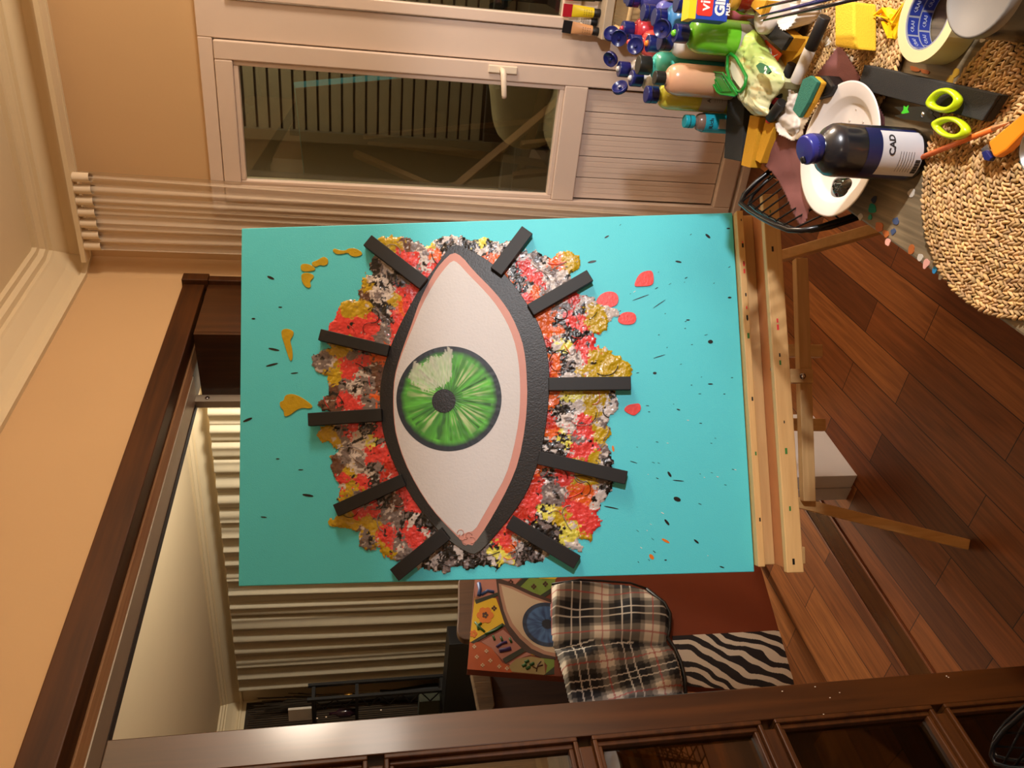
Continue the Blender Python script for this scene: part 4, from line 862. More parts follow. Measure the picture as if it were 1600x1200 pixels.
# ---- bottles
M_NAVY = flat('navy cap plastic', (22, 30, 92), 0.3, var=0.05); M_BCAP = flat('black cap plastic', (26, 26, 22), 0.4)
M_LABEL = flat('grey label', (176, 168, 158), 0.5); M_INK = flat('printed ink', (40, 36, 40), 0.5)
def cap_flip(b, z, r, h):
    b.lathe([(r*1.0, z), (r*1.03, z+.001), (r*1.03, z + h - .001), (r*.98, z + h)], 24)
def bottle(name, label, col, x, y, h, r, cap='flip', lid=None, group='paint bottles crowded on the table end', neck=.011, rough=0.25, lab=None, labtxt=None, coat=0.3, lidang=0.0, labang=0.0, capmat=None, caph=.024, capr=.016):
    t = thing(name, label, 'bottle', tw(x, y, 0), group)
    mt = TB @ Matrix.Translation((x, y, 0.0005)); hb = h - caph - .006
    b = MB(mt); sh = r * 0.9
    prof = [(r * .86, 0), (r, .005), (r, hb - sh)] + [(neck + (r - neck) * math.cos(a) ** .8 if a < 1.55 else neck, hb - sh + sh * math.sin(a)) for a in [i * math.pi / 2 / 8 for i in range(1, 9)]] + [(neck, hb + .006)]
    b.lathe(prof, 32); body = b.build('body', flat(name + ' paint ' + str(col), col, rough, var=0.05, coat=coat), t)
    b = MB(mt); cm = capmat or (M_NAVY if cap != 'black' else M_BCAP)
    cap_flip(b, hb + .005, capr, caph)
    if cap == 'nozzle': b.lathe([(.006, h - .002), (.004, h + .008), (.003, h + .010)], 12)
    co = b.build('cap', cm, t, bevel=.001)
    if cap == 'flip' and lid is None:
        b = MB(mt); b.lathe([(capr * 1.05, h - .011), (capr * 1.05, h - .0095)], 24); b.build('cap_seam', M_BLACK, co)
    if lid is not None:   # opened flip lid: a shallow dish hinged on the cap rim, direction lid, tilt
        a, tilt = lid
        hm = mt @ Matrix.Rotation(a, 4, 'Z') @ Matrix.Translation((capr + .001, 0, h - .001)) @ Matrix.Rotation(-tilt, 4, 'Y') @ Matrix.Translation((capr + .002, 0, 0))
        b = MB(hm); b.lathe([(.002, .0015), (capr*.9, .0015), (capr, .006), (capr * 1.05, .006), (capr * 1.05, -.002), (.002, -.003)], 24, cap=False); b.lathe([(.004, .001), (.003, .006)], 10)
        b.build('flip_lid', cm, co)
        b = MB(mt); b.lathe([(.007, h - .0015), (.005, h + .003), (.003, h + .0045)], 12); b.build('nozzle', body.data.materials[0], co)
    if lab:
        z0, z1, a0, a1 = lab; b = MB(mt); b.lathe([(r + .0006, z0), (r + .0006, z1)], 24, cap=False, a0=a0, a1=a1); lo = b.build('label', M_LABEL, t)
        if labtxt:
            b = MB(mt); am = (a0 + a1) / 2 + labang
            R_ = Matrix.Rotation(am, 4, 'Z') @ Matrix.Translation((r + .0009, 0, z1 - (z1 - z0) * .28)) @ Matrix.Rotation(math.pi / 2, 4, 'Z') @ Matrix.Rotation(math.pi / 2, 4, 'X')
            text_mesh(b, labtxt, .011, R_, .0002); 
            for k in range(4): text_mesh(b, '--------', .006, R_ @ Matrix.Translation((0, -.012 - k * .005, 0)), .0001, squeeze=.8)
            b.build('lettering', M_INK, lo)
    return t
toC = math.atan2(-(TBi @ V((0, 0, .75))).y * 0 + (TBi @ V((0, 0, .75))).y + .1, (TBi @ V((0, 0, .75))).x - .5)   # roughly towards the camera
bottle('paint_bottle', 'yellow paint bottle with a closed navy cap and grey label', (206, 200, 70), 0.531, -0.047, 0.185, 0.0262, lab=(.02, .075, toC - 1.0, toC + 1.1), labtxt='AC')
bottle('paint_bottle', 'beige skin tone paint bottle with a small black screw cap', (214, 162, 126), 0.487, -0.088, 0.19, 0.03, cap='black', capr=.0125, caph=.02, labang=0, lab=(.012, .03, toC - .2, toC + .6))
bottle('paint_bottle', 'turquoise paint bottle with a wide black cap beside the beige bottle', (88, 200, 180), 0.568, -0.094, 0.2, 0.03, cap='black', capr=.0175, caph=.026)
bottle('paint_bottle', 'white paint bottle with its navy lid flipped open over the door panel', (214, 208, 200), 0.64, -0.054, 0.185, 0.027, lid=(toC - 2.2, 1.0))
bottle('paint_bottle', 'pale grey paint bottle with flipped navy lid, farthest left at the table end', (196, 188, 180), 0.733, -0.053, 0.185, 0.027, lid=(toC + 2.4, .8))
bottle('paint_bottle', 'coral red paint bottle with a smeared navy cap', (222, 82, 76), 0.699, -0.114, 0.182, 0.029, lid=(toC + 2.8, 1.2))
bottle('paint_bottle', 'crimson paint bottle with a paint splashed navy cap at the back of the row', (196, 52, 62), 0.764, -0.13, 0.182, 0.028, lid=(toC - 2.6, 1.2))
bottle('paint_bottle', 'orange paint bottle with an upturned navy lid showing an orange nozzle ring', (236, 130, 40), 0.614, -0.128, 0.172, 0.0245, lid=(toC - 2.9, .9))
bottle('paint_bottle', 'bright green paint bottle with navy cap and grey label', (112, 196, 44), 0.45, -0.174, 0.182, 0.031, lab=(.01, .065, toC - .9, toC + .9), labtxt='AC', lid=(toC + 2.9, .75))
bottle('paint_bottle', 'white paint bottle standing behind the bright green one without a label', (220, 214, 204), 0.532, -0.146, 0.178, 0.0275)
bottle('paint_bottle', 'cream paint bottle at the very end of the table beside the wicker basket', (232, 218, 196), 0.82, -0.19, 0.17, 0.028)
bottle('paint_bottle', 'violet blue paint bottle in the back row near the basket', (112, 112, 186), 0.654, -0.179, 0.18, 0.028)
bottle('paint_bottle', 'lilac grey paint bottle next to the sky blue one', (128, 104, 136), 0.641, -0.237, 0.18, 0.028)
bottle('paint_bottle', 'sky blue paint bottle behind the white and bright green ones', (70, 134, 186), 0.584, -0.181, 0.18, 0.03)
bottle('paint_bottle', 'dark navy paint bottle behind the boxed scourers', (36, 50, 100), 0.556, -0.24, 0.18, 0.028)
bottle('paint_bottle', 'pink paint bottle peeping out behind the boxed scourers', (224, 110, 130), 0.5, -0.218, 0.172, 0.027)
bottle('paint_bottle', 'indigo paint bottle at the far back beside the violet blue one', (66, 66, 130), 0.767, -0.19, 0.18, 0.028)
t = bottle('craft_paint_bottle', 'small teal labelled craft paint bottle with a teal cap, at the table edge', (120, 96, 84), .508, -.006, .102, .0185, capmat=flat('teal cap', (30, 160, 176), .3), capr=.0125, caph=.02, group=None, neck=.009)
b = MB(TB @ Matrix.Translation((.508, -.006, .0005))); b.lathe([(.0191, .004), (.0191, .062)], 28, cap=False); lo = b.build('label', flat('teal label', (30, 150, 170), .4), t)
b = MB(TB @ Matrix.Translation((.508, -.006, .0005)))
R_ = Matrix.Rotation(toC, 4, 'Z') @ Matrix.Translation((.0194, 0, .05)) @ Matrix.Rotation(math.pi/2, 4, 'Z') @ Matrix.Rotation(math.pi/2, 4, 'X'); text_mesh(b, 'Rich', .012, R_, .0002)
b.mat = 1; b.lathe([(.0194, .012), (.0194, .034)], 8, cap=False, a0=toC - .5, a1=toC + .5); b.build('lettering', [M_INK, M_LABEL], lo)
# the big dark bottle in front
BX, BY = -.060, -.119; KZ = .88
t = thing('paint_bottle', 'large dark paint bottle with a half open blue cap, in front of the paper plate', 'bottle', tw(BX, BY, 0))
mt = TB @ Matrix.Translation((BX, BY, .0005)) @ Matrix.Diagonal((.96, .96, .885, 1)); r = .0365; b = MB(mt)
b.lathe([(.027, 0), (.0345, .004), (r, .012), (r, .135), (r*.97, .143), (r*.85, .151), (r*.62, .158), (.0185, .161), (.0165, .163), (.0165, .168)], 48); b.build('body', flat('black paint in bottle', (22, 24, 30), .28, var=.1, coat=.4), t)
b = MB(mt); b.lathe([(.0195, .164), (.0205, .166), (.0205, .176), (.0195, .178)], 32); co = b.build('cap', M_NAVY, t, bevel=.0008)
hm = mt @ Matrix.Rotation(toC + 1.9, 4, 'Z') @ Matrix.Translation((.0205, 0, .179)) @ Matrix.Rotation(-.32, 4, 'Y') @ Matrix.Translation((-.0205, 0, 0))
b = MB(hm); b.lathe([(.0195, .0), (.0205, .001), (.0205, .012), (.019, .0145), (.0, .015)], 32, cap=False); b.build('flip_lid', flat('blue lid plastic', (44, 48, 130), .3), co, bevel=.0005)
b = MB(hm); cushion(b, (-.012, .004, .0165), .005, .004, .003); b.build('paint_smear', M_PK, co)
A0, A1 = toC - 1.05, toC + 1.15
b = MB(mt); b.lathe([(r + .0005, .02), (r + .0005, .105)], 40, cap=False, a0=A0, a1=A1); lo = b.build('label', flat('navy label', (20, 26, 70), .35), t)
b = MB(mt); b.lathe([(r + .0009, .014), (r + .0009, .082)], 30, cap=False, a0=A0 + .25, a1=A1 - .15); lw2 = b.build('white_label_panel', flat('white label', (196, 194, 196), .45), lo)
b = MB(mt)
def onlab(a, z, rr=.0012): return Matrix.Rotation(a, 4, 'Z') @ Matrix.Translation((r + rr, 0, z)) @ Matrix.Rotation(math.pi/2, 4, 'Z') @ Matrix.Rotation(math.pi/2, 4, 'X')
for k, c in enumerate('CAD'): text_mesh(b, c, .014, onlab(toC + .15 + k * .26, .066), .0002, bold=.0004)
for k in range(6):
    for a in (-.45, -.2, .05): text_mesh(b, '-------', .006, onlab(toC + a, .052 - k * .0045), .0001, squeeze=.75)
for k in range(16): a = toC - .62 + k * .035; b.m = mt @ Matrix.Rotation(a, 4, 'Z'); b.box(r + .0009, r + .0013, -.0004 - .0003 * (k % 3), .0004, .016, .024)
b.m = mt; b.build('lettering', M_INK, lw2)

# ---- boxed scourers standing among the bottles
P0 = onz(1134, 34, .868)
gx = (V((0.965, -0.26, 0))).normalized(); gy = V((-gx.y, gx.x, 0))
t = thing('scourer_box', 'yellow, red and blue carton of scourers standing among the paint bottles', 'box', V((P0.x, P0.y, .866)))
GM = basis(P0, gx, gy, V((0, 0, 1)))
b = MB(GM); b.box(0, .135, 0, .030, -.002, .070); b.build('carton', flat('carton blue', (24, 66, 168), .4), t, bevel=.0008)
b = MB(GM); b.box(-.0002, .1352, -.0006, .0302, .057, .0704); b.build('yellow_band', flat('carton yellow', (246, 206, 30), .4), t)
GF = GM @ Matrix.Rotation(math.pi / 2, 4, 'X')   # text frame: x right, y up, z towards the viewer
b = MB(GF @ Matrix.Translation((0, 0, .0004))); rc = smooth_poly([(-.033, .03), (.06, .03), (.06, .056), (-.033, .056)], 0)
b.prism([(.009, .027), (.12, .027), (.12, .056), (.009, .056), (.006, .053), (.006, .03)], 0, .0004); red = b.build('red_panel', flat('carton red', (236, 50, 36), .4), t)
b = MB(GF @ Matrix.Translation((0, 0, .0009))); text_mesh(b, 'vileda', .026, Matrix.Translation((.014, .041, 0)), .0002, align='LEFT', bold=.0004); b.build('lettering', flat('white print', (240, 236, 230), .5), red)
b = MB(GF @ Matrix.Translation((0, 0, .0006))); text_mesh(b, 'Glitzi', .024, Matrix.Translation((.008, .013, 0)), .0002, align='LEFT', bold=.001); text_mesh(b, 'PLUS', .009, Matrix.Translation((.010, -.002, 0)), .0002, align='LEFT', bold=.0004); b.build('lettering', MATS['white print'], t)

# ---- sanding blocks, foam slabs
M_FOAM = flat('black foam face', (36, 34, 30), .85, bump=.4, bscale=600); M_YEL = flat('yellow foam', (206, 150, 26), .8, bump=.4, bscale=400); M_YEL2 = flat('lemon yellow sponge', (240, 196, 44), .85, bump=.5, bscale=500)
def block(name, label, quad, z0, z1, split=None, cat='sanding block', mats=(None, None), group='sanding blocks on the table'):
    """quad: four picture points of the top face; the block drops straight down from it"""
    pts = [tb(x, y, z1) for x, y in quad]; c = (sum(p[0] for p in pts) / 4, sum(p[1] for p in pts) / 4)
    t = thing(name, label, cat, tw(c[0], c[1], z0), group); sp_ = split if split is not None else z1 - (z1 - z0) * .12
    b = MB(TB); b.prism(pts, sp_, z1); b.build('abrasive_face', mats[0] or M_FOAM, t, bevel=.0012)
    b = MB(TB); b.prism(pts, z0, sp_ - .0003); b.build('foam_body', mats[1] or M_YEL, t, bevel=.0012); return t
block('sanding_block', 'large black faced slab across the table edge by the small teal bottle', [(1137,148),(1164,150),(1157,252),(1131,247)], .0, .03, .008, mats=(None, M_FOAM))
block('sanding_block', 'black topped yellow sanding block under the orange brand tag', [(1166,30),(1195,26),(1234,58),(1221,79)], .022, .052, .044)
block('sanding_block', 'yellow foam wedge below the black topped block', [(1222,80),(1255,56),(1262,75),(1216,112)], .0, .022, .021, mats=(M_YEL, M_YEL))
block('sanding_block', 'orange yellow foam cube behind the thin brushes', [(1170,8),(1178,0),(1198,0),(1188,24)], .053, .08, .075, mats=(M_YEL, M_YEL))
block('sanding_block', 'narrow yellow foam bar with black face sticking out past the table edge', [(1172,180),(1187,183),(1172,262),(1158,258)], .008, .030, .0298, mats=(M_YEL, M_YEL))
block('sanding_block', 'second yellow foam bar beside the maroon sandpaper', [(1196,188),(1212,192),(1188,255),(1180,250)], .003, .024, .0235, mats=(M_YEL, M_YEL))
block('sanding_block', 'long black foam slab lying under the green scissors', [(1350,101),(1340,139),(1534,189),(1561,148)], .009, .024, .02, mats=(None, M_FOAM))
# orange tag in a clear packet
t = thing('orange_tag', 'orange and white paper tag with a white bird mark, tucked against the black topped block', 'tag', tw(*tb(1203, 78, .03), .0))
q = [tb(*p, .036) for p in [(1187,72),(1196,62),(1221,84),(1212,98)]]; b = MB(TB); b.prism(q, .034, .036); b.build('card', flat('orange card', (228, 78, 30), .5), t)
q = [tb(*p, .036) for p in [(1174,55),(1184,52),(1196,62),(1188,72)]]; b = MB(TB); b.prism(q, .034, .036); b.build('white_end', flat('white card end', (226, 218, 208), .5), t)
b = MB(TB); 
for pl in ([(1195,78),(1203,74),(1205,84)], [(1196,78),(1201,73),(1198,70),(1194,74)], [(1203,74),(1206,77),(1206,86)], [(1208,88),(1216,84),(1216,85),(1208,90)]): b.prism([tb(*p, .036) for p in pl], .0362, .0366)
b.build('bird_mark', MATS['white print'], t)
# wet wipes packet
PK = [(1144,36),(1165,40),(1180,55),(1189,75),(1206,97),(1219,122),(1208,142),(1191,165),(1194,182),(1180,180),(1169,180),(1157,166),(1148,152),(1137,132),(1127,112),(1126,96),(1135,75),(1139,55)]
t = thing('wet_wipes_packet', 'crumpled pale green wet wipes packet with its green lid flipped open', 'packet', tw(*tb(1165, 110, .0)))
PKS = smooth_poly(PK, 1); NPK = len(PKS); PCX, PCY = 1170, 112
def pkc(x, y):
    m = min(1, max(0, (y - 60) / 90 + .25 * noise.noise(V((x * .05, y * .05, 1))))); c = V(lin((176, 206, 92))[:3]).lerp(V(lin((228, 226, 176))[:3]), m)
    q = noise.noise(V((x * .09, y * .09, 20)))
    if q > .38 and y > 70: c = c.lerp(V(lin((226, 186, 110))[:3]), .6)
    if abs(noise.noise(V((x * .11, y * .11, 30)))) < .025: c = c.lerp(V(lin((120, 150, 90))[:3]), .55)
    return (c.x, c.y, c.z, 1)
def pkxy(u, v):
    f = u * NPK; i = int(f) % NPK; t_ = f - int(f); a_ = PKS[i]; c_ = PKS[(i + 1) % NPK]; X = a_[0] + (c_[0] - a_[0]) * t_; Y = a_[1] + (c_[1] - a_[1]) * t_
    ex, ey = PCX, min(max(Y, 75), 150) * .6 + PCY * .4
    return ex + (X - ex) * v, ey + (Y - ey) * v
def pkf(u, v):
    x, y = pkxy(u, v); k = 1 - v ** 4; z = .040 + .022 * k + .007 * k * abs(noise.noise(V((x * .07, y * .06, 2)))) + .004 * noise.noise(V((x * .13, y * .1, 8)))
    p = tb(x, y, .052); return (p[0], p[1], z)
b = MB(TB); b.grid(pkf, NPK * 4, 26, lambda u, v: pkc(*pkxy(u, v)))
b.col = None; pk = b.build('wrapper', vcol('printed film', .3, coat=.3), t, solid=.001)
b = MB(TB); b.prism([tb(*p, .045) for p in smooth_poly(PK, 1)], .0, .036); b.build('underside', flat('film underside', (214, 214, 160), .4), t)
def ring(b, pts, z, w_, h_):
    P = [V((*tb(*p, z), z)) for p in pts]; b.tube(P, w_, 8, closed=True)
M_GRN = flat('green lid plastic', (30, 140, 48), .3)
FR1 = [(1137,88),(1142,84),(1150,90),(1160,108),(1166,120),(1164,134),(1158,143),(1152,143),(1140,126),(1136,108)]
b = MB(TB); ring(b, FR1, .076, .003, 0); lidf = b.build('lid_frame', M_GRN, t)
b = MB(TB); b.prism([tb(*p, .074) for p in [(1141,92),(1148,94),(1160,115),(1160,130),(1155,138),(1143,122),(1139,108)]], .0695, .0715); b.build('opening_sticker', flat('opening film', (224, 222, 196), .35), t)
LID = [(1104,111),(1130,114),(1152,148),(1148,150),(1125,147),(1120,143)]
b = MB(TB); b.prism([tb(*p, .078) for p in LID], .0775, .0785); b.mat = 0; ring(b, LID, .08, .0018, 0); ring(b, [(1112,116),(1128,119),(1143,143),(1127,143)], .0795, .001, 0); b.build('flip_lid', M_GRN, t)
b = MB(TB); b.prism([tb(*p, .072) for p in [(1184,103),(1190,98),(1200,103),(1206,112),(1202,116),(1190,114)]], .0715, .0755); lg = b.build('logo_patch', flat('logo green', (60, 120, 80), .4), t)
pz = tb(1197, 110, .075); b = MB(TB @ Matrix.Translation((pz[0], pz[1], .0758)) @ Matrix.Rotation(-1.15, 4, 'Z')); text_mesh(b, 'AP', .012, Matrix.Identity(4), .0003, bold=.0004); b.build('lettering', MATS['white print'], lg)
# brushes
M_BRB = flat('brush lacquer black', (22, 20, 26), .2); M_BRN = flat('brush lacquer navy', (30, 34, 92), .2)
for k, (a, c, m, lb) in enumerate([((1182,14),(1330,-22),M_BRB,'slim black handled brush, topmost of the three'), ((1185,26),(1345,-14),M_BRN,'slim navy handled brush in the middle of the three'), ((1188,33),(1350,-4),M_BRB,'slim black handled brush with pale tip, lowest of the three')]):
    A = onz(*a, .75 + .09); C = onz(*c, .75 + .10); t = thing('paintbrush', lb + ' laid over the clutter', 'brush', A, 'thin brushes laid over the clutter')
    d = C - A; b = MB(); b.tube([A + d * .04, A + d * .3, A + d * .6, A + d], [.0016, .0022, .003, .0024], 10); b.build('handle', m, t)
    b = MB(); b.tube([A, A + d * .04], [.0012, .0016], 10); b.build('tip', flat('pale brush tip', (214, 208, 200), .3), t)
# white pot and paper cup
p = tb(1222, 22, .03); t = thing('white_pot', 'round white plastic pot lying between the foam blocks and the brushes', 'pot', tw(p[0], p[1], 0))
b = MB(TB @ Matrix.Translation((p[0], p[1], 0))); b.lathe([(.028, .0), (.032, .004), (.032, .045), (.0345, .047), (.0345, .062), (.031, .066), (.02, .0665)], 36); b.build('pot_body', flat('white plastic', (226, 216, 204), .35), t)
p = tb(1278, 12, .0); t = thing('pleated_cup', 'white pleated paper cup by the yellow sponge', 'cup', tw(p[0], p[1], 0)); b = MB(TB @ Matrix.Translation((p[0], p[1], 0)))
b.grid(lambda u, v: ((.024 + .014 * v) * (1 + .03 * math.sin(u * 2 * math.pi * 28)) * math.cos(u * 2 * math.pi), (.024 + .014 * v) * (1 + .03 * math.sin(u * 2 * math.pi * 28)) * math.sin(u * 2 * math.pi), .008 + .045 * v), 168, 4); b.build('pleated_wall', flat('white pleated paper', (236, 226, 210), .7), t, solid=.0006)
b = MB(TB @ Matrix.Translation((p[0], p[1], 0))); b.lathe([(.024, .006), (.024, .008)], 36); b.build('base', MATS['white pleated paper'], t)
# scraps of paper under the clutter
for q, lb in (([(1247,20),(1262,15),(1300,68),(1288,72)], 'narrow white paper strip beneath the black and white marker'), ([(1300,75),(1325,85),(1336,92),(1328,102),(1312,92)], 'torn white paper corner beside the maroon sandpaper')):
    b = MB(TB); b.prism([tb(*pp, .008) for pp in q], .0065, .0075); tag(b.build('paper_scrap', flat('white paper', (226, 220, 208), .7)), lb, 'paper')
# jar of red liquid
t = thing('glass_jar', 'small glass jar of dark red liquid under the scourer carton', 'jar', tw(.405, -.246, .0)); JM = TB @ Matrix.Translation((.405, -.246, .0)); b = MB(JM)
b.lathe([(.022, 0), (.026, .004), (.026, .085), (.022, .094), (.0195, .1)], 28); b.build('jar_body', flat('red liquid', (110, 30, 14), .08, coat=.6), t)
b = MB(JM); b.lathe([(.021, .098), (.021, .114)], 24); b.build('lid', flat('amber lid', (200, 150, 50), .4), t)
# markers
def marker(label, a, c, segs, r, z, group='thick markers on the table'):
    A = onz(*a, .75 + z); C = onz(*c, .75 + z); d = C - A; t = thing('marker_pen', label, 'marker', (A + C) / 2 - V((0, 0, r)), group)
    for (n, f0, f1, m, k) in segs:
        b = MB(); b.tube([A + d * f0, A + d * (f0 + .01), A + d * (f1 - .01), A + d * f1], [r * k * .9, r * k, r * k, r * k * .92], 20); b.build(n, m, t)
    return t
M_WB = flat('white barrel', (226, 222, 214), .4); M_RB = flat('red band', (206, 40, 60), .4)
marker('thick marker with black cap and white barrel, the longest on the table', (1289,26), (1243,128), [('cap', 0, .48, M_BLACK, 1.0), ('barrel', .48, 1.0, M_WB, 1.0)], .0098, .030)
marker('black marker with a red collar lying towards the table edge', (1238,100), (1206,170), [('cap', 0, .70, M_BLACK, 1.0), ('collar', .70, .86, M_RB, .95), ('barrel', .86, 1.0, M_BLACK, .9)], .0085, .026)
marker('short black marker with a tiny red tip over the yellow foam bars', (1222,160), (1200,190), [('barrel', 0, .85, M_BLACK, 1), ('tip', .85, 1, flat('red tip', (236, 66, 50), .4), .55)], .009, .034)
# sandpaper sheets
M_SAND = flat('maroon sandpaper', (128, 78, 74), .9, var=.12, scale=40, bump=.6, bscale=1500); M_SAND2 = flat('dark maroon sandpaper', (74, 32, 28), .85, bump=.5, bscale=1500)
def sheet(name, label, outline, zf, mat, cat='sandpaper', grp='sandpaper sheets', zc=.01, thick=.0008, st=3.0, extra=None):
    xs = [q[0] for q in outline]; ys = [q[1] for q in outline]; b = MB(TB); idx = {}
    for i in range(int((max(xs) - min(xs)) / st) + 2):
        for j in range(int((max(ys) - min(ys)) / st) + 2):
            x = min(xs) + i * st; y = min(ys) + j * st
            if inside((x, y), outline):
                z = zf(x, y); p = tb(x, y, z); idx[i, j] = b.vert((p[0], p[1], z))
    for (i, j) in list(idx):
        q = [(i, j), (i+1, j), (i+1, j+1), (i, j+1)]
        if all(k in idx for k in q): b.face([idx[k] for k in q], True)
    t = b.build(name, mat, None, solid=thick); tag(t, label, cat, grp); return t
S1 = smooth_poly([(1212,206),(1200,235),(1188,254),(1210,275),(1226,305),(1238,335),(1247,352),(1256,354),(1263,340),(1268,320),(1300,250),(1300,200),(1250,190)], 1)
sheet('sandpaper_sheet', 'faded maroon sandpaper curling off the table edge under the paper plate', S1, lambda x, y: .012 + .010 * max(0, (y - 300) / 50) + .006 * noise.noise(V((x * .03, y * .03, 1))), M_SAND, st=2.2)
sheet('sandpaper_sheet', 'flat maroon sandpaper sheet behind the paper plate', [(1272,120),(1290,96),(1308,72),(1318,75),(1345,118),(1340,150),(1300,170),(1275,150)], lambda x, y: .0125 + .002 * noise.noise(V((x * .05, y * .05, 1))), M_SAND, st=2)
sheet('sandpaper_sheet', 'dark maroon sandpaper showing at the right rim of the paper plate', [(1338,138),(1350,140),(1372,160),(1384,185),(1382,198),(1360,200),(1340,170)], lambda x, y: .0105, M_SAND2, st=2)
# paper towel scrap
TW = [(1232,137),(1250,148),(1262,165),(1268,182),(1258,198),(1254,216),(1238,222),(1218,212),(1210,200),(1215,180),(1228,160)]
sheet('paper_towel', 'crumpled grey stained paper towel between marker and plate', TW, lambda x, y: .020 + .018 * abs(noise.noise(V((x * .04, y * .04, 3)))) + .004 * noise.noise(V((x * .12, y * .12, 9))), flat('stained towel', (206, 196, 184), .9, var=.3, scale=30), cat='towel', grp=None, st=1.8)
# kitchen sponge, green scour side
def c_block(name, label, quad, z0, z1, zs, ma, mb_, cat, na='scour_pad', nb='sponge_body', bev=.003):
    pts = [tb(x, y, z1) for x, y in quad]; c = (sum(p[0] for p in pts) / len(pts), sum(p[1] for p in pts) / len(pts)); t = thing(name, label, cat, tw(c[0], c[1], z0))
    b = MB(TB); b.prism(pts, zs, z1); b.build(na, ma, t, bevel=.001); b = MB(TB); b.prism(pts, z0, zs - .0003); b.build(nb, mb_, t, bevel=bev); return t
c_block('kitchen_sponge', 'green and yellow kitchen sponge propped by the plate rim', [(1254,124),(1266,118),(1277,128),(1262,160),(1248,184),(1238,172)], .044, .062, .055, flat('green scourer', (44, 112, 92), .9, bump=.8, bscale=700), M_YEL, 'sponge')
b = MB(TB); b.prism([tb(*p, .04) for p in [(1276,118),(1290,118),(1302,134),(1292,150),(1272,156),(1266,140)]], .013, .04); tag(b.build('black_foam_piece', M_BLACK, bevel=.004), 'small black foam piece between sponge and plate', 'foam')
# tall yellow sponge
q = [(1303,3),(1318,3),(1363,4),(1363,74),(1333,76),(1303,72)]
t = thing('foam_sponge', 'thick bright yellow foam sponge cube beside the masking tape', 'sponge', tw(*tb(1340, 45, .0)))
P3 = [tb(1304, 72, .048), tb(1304, 4, .048), tb(1334, 3, .048), tb(1334, 77, .048)]
b = MB(TB); b.prism(P3, .0105, .048); b.build('foam', M_YEL2, t, bevel=.003)
# yellow plastic spacer
t = thing('plastic_spacer', 'small yellow plastic three-legged piece beside the sponge on the rush placemat', 'plastic piece', tw(*tb(1390, 30, .01)))
M_YP = flat('yellow plastic', (246, 196, 24), .3)
b = MB(TB); b.prism([tb(*p, .02) for p in [(1367,24),(1379,10),(1396,17),(1414,4),(1408,25),(1397,40),(1389,61),(1384,40),(1379,33)]], .008, .013); b.build('plate', M_YP, t, bevel=.001)
b = MB(TB)
for a, c in (((1379,12),(1396,38)), ((1412,6),(1388,38)), ((1388,58),(1392,22)), ((1370,24),(1392,30)), ((1378,14),(1366,24)), ((1394,40),(1414,5)), ((1389,60),(1379,34))): b.bar(V((*tb(*a, .018), .016)), V((*tb(*c, .018), .016)), .0014, .008)
b.build('ribs', M_YP, t)
# masking tape
p = tb(1468, 26, .02); t = thing('masking_tape', 'cream masking tape roll with a blue printed core', 'tape', tw(p[0], p[1], 0)); TM = TB @ Matrix.Translation((p[0], p[1], .001)); Ro, Ri = .056, .041
b = MB(TM); n = 64; b.lathe([(Ri, 0), (Ro, 0), (Ro, .037), (Ri, .037), (Ri, 0)], n, cap=False, smooth=False); b.build('tape_roll', flat('cream tape', (214, 200, 150), .5), t, bevel=.0004)
b = MB(TM); b.lathe([(Ri - .0002, .0005), (Ri - .0002, .0368), (Ri - .0018, .0368), (Ri - .0018, .0005)], n, cap=False, smooth=False); core = b.build('core', flat('core card', (150, 150, 160), .5), t)
b = MB(TM); c2b = MB(TM)
for k in range(10):
    for row in (0, 1):
        a = k * 2 * math.pi / 10 + row * .2; 
        b.lathe([(Ri - .0021, .002 + row * .0175), (Ri - .0021, .0175 + row * .0175)], 6, cap=False, a0=a, a1=a + .56)
        R_ = Matrix.Rotation(a + .28, 4, 'Z') @ Matrix.Translation((Ri - .0026, 0, .010 + row * .0175)) @ Matrix.Rotation(-math.pi / 2, 4, 'Z') @ Matrix.Rotation(math.pi/2, 4, 'X')
        text_mesh(c2b, 'KRAF', .0072, R_, .0002)
cp = b.build('core_print', flat('core blue', (36, 52, 134), .5), core); c2b.build('lettering', flat('core letters', (176, 180, 200), .5), cp)
# black tin
p = tb(1545, -22, .075); t = thing('round_tin', 'black round tin with a grey metal lid at the table rim beside the masking tape', 'tin', tw(p[0], p[1], 0)); TN = TB @ Matrix.Translation((p[0], p[1], .001))
b = MB(TN); b.lathe([(.05, 0), (.052, .003), (.052, .07), (.05, .073)], 48); b.build('tin_body', flat('tin black', (22, 21, 22), .25), t, bevel=.0005)
b = MB(TN); b.lathe([(.0525, .070), (.0535, .072), (.0535, .082), (.051, .0835), (.0505, .0815), (.0, .0815)], 48, cap=False); b.build('lid', flat('tin lid grey', (112, 106, 98), .6, metal=.15), t)
b = MB(TN); R_ = Matrix.Rotation(toC + 0.35, 4, 'Z') @ Matrix.Translation((.0525, 0, .035)) @ Matrix.Rotation(math.pi/2, 4, 'Z') @ Matrix.Rotation(math.pi/2, 4, 'X'); text_mesh(b, 'MAT', .014, R_, .0002); b.build('lettering', M_LABEL, t)
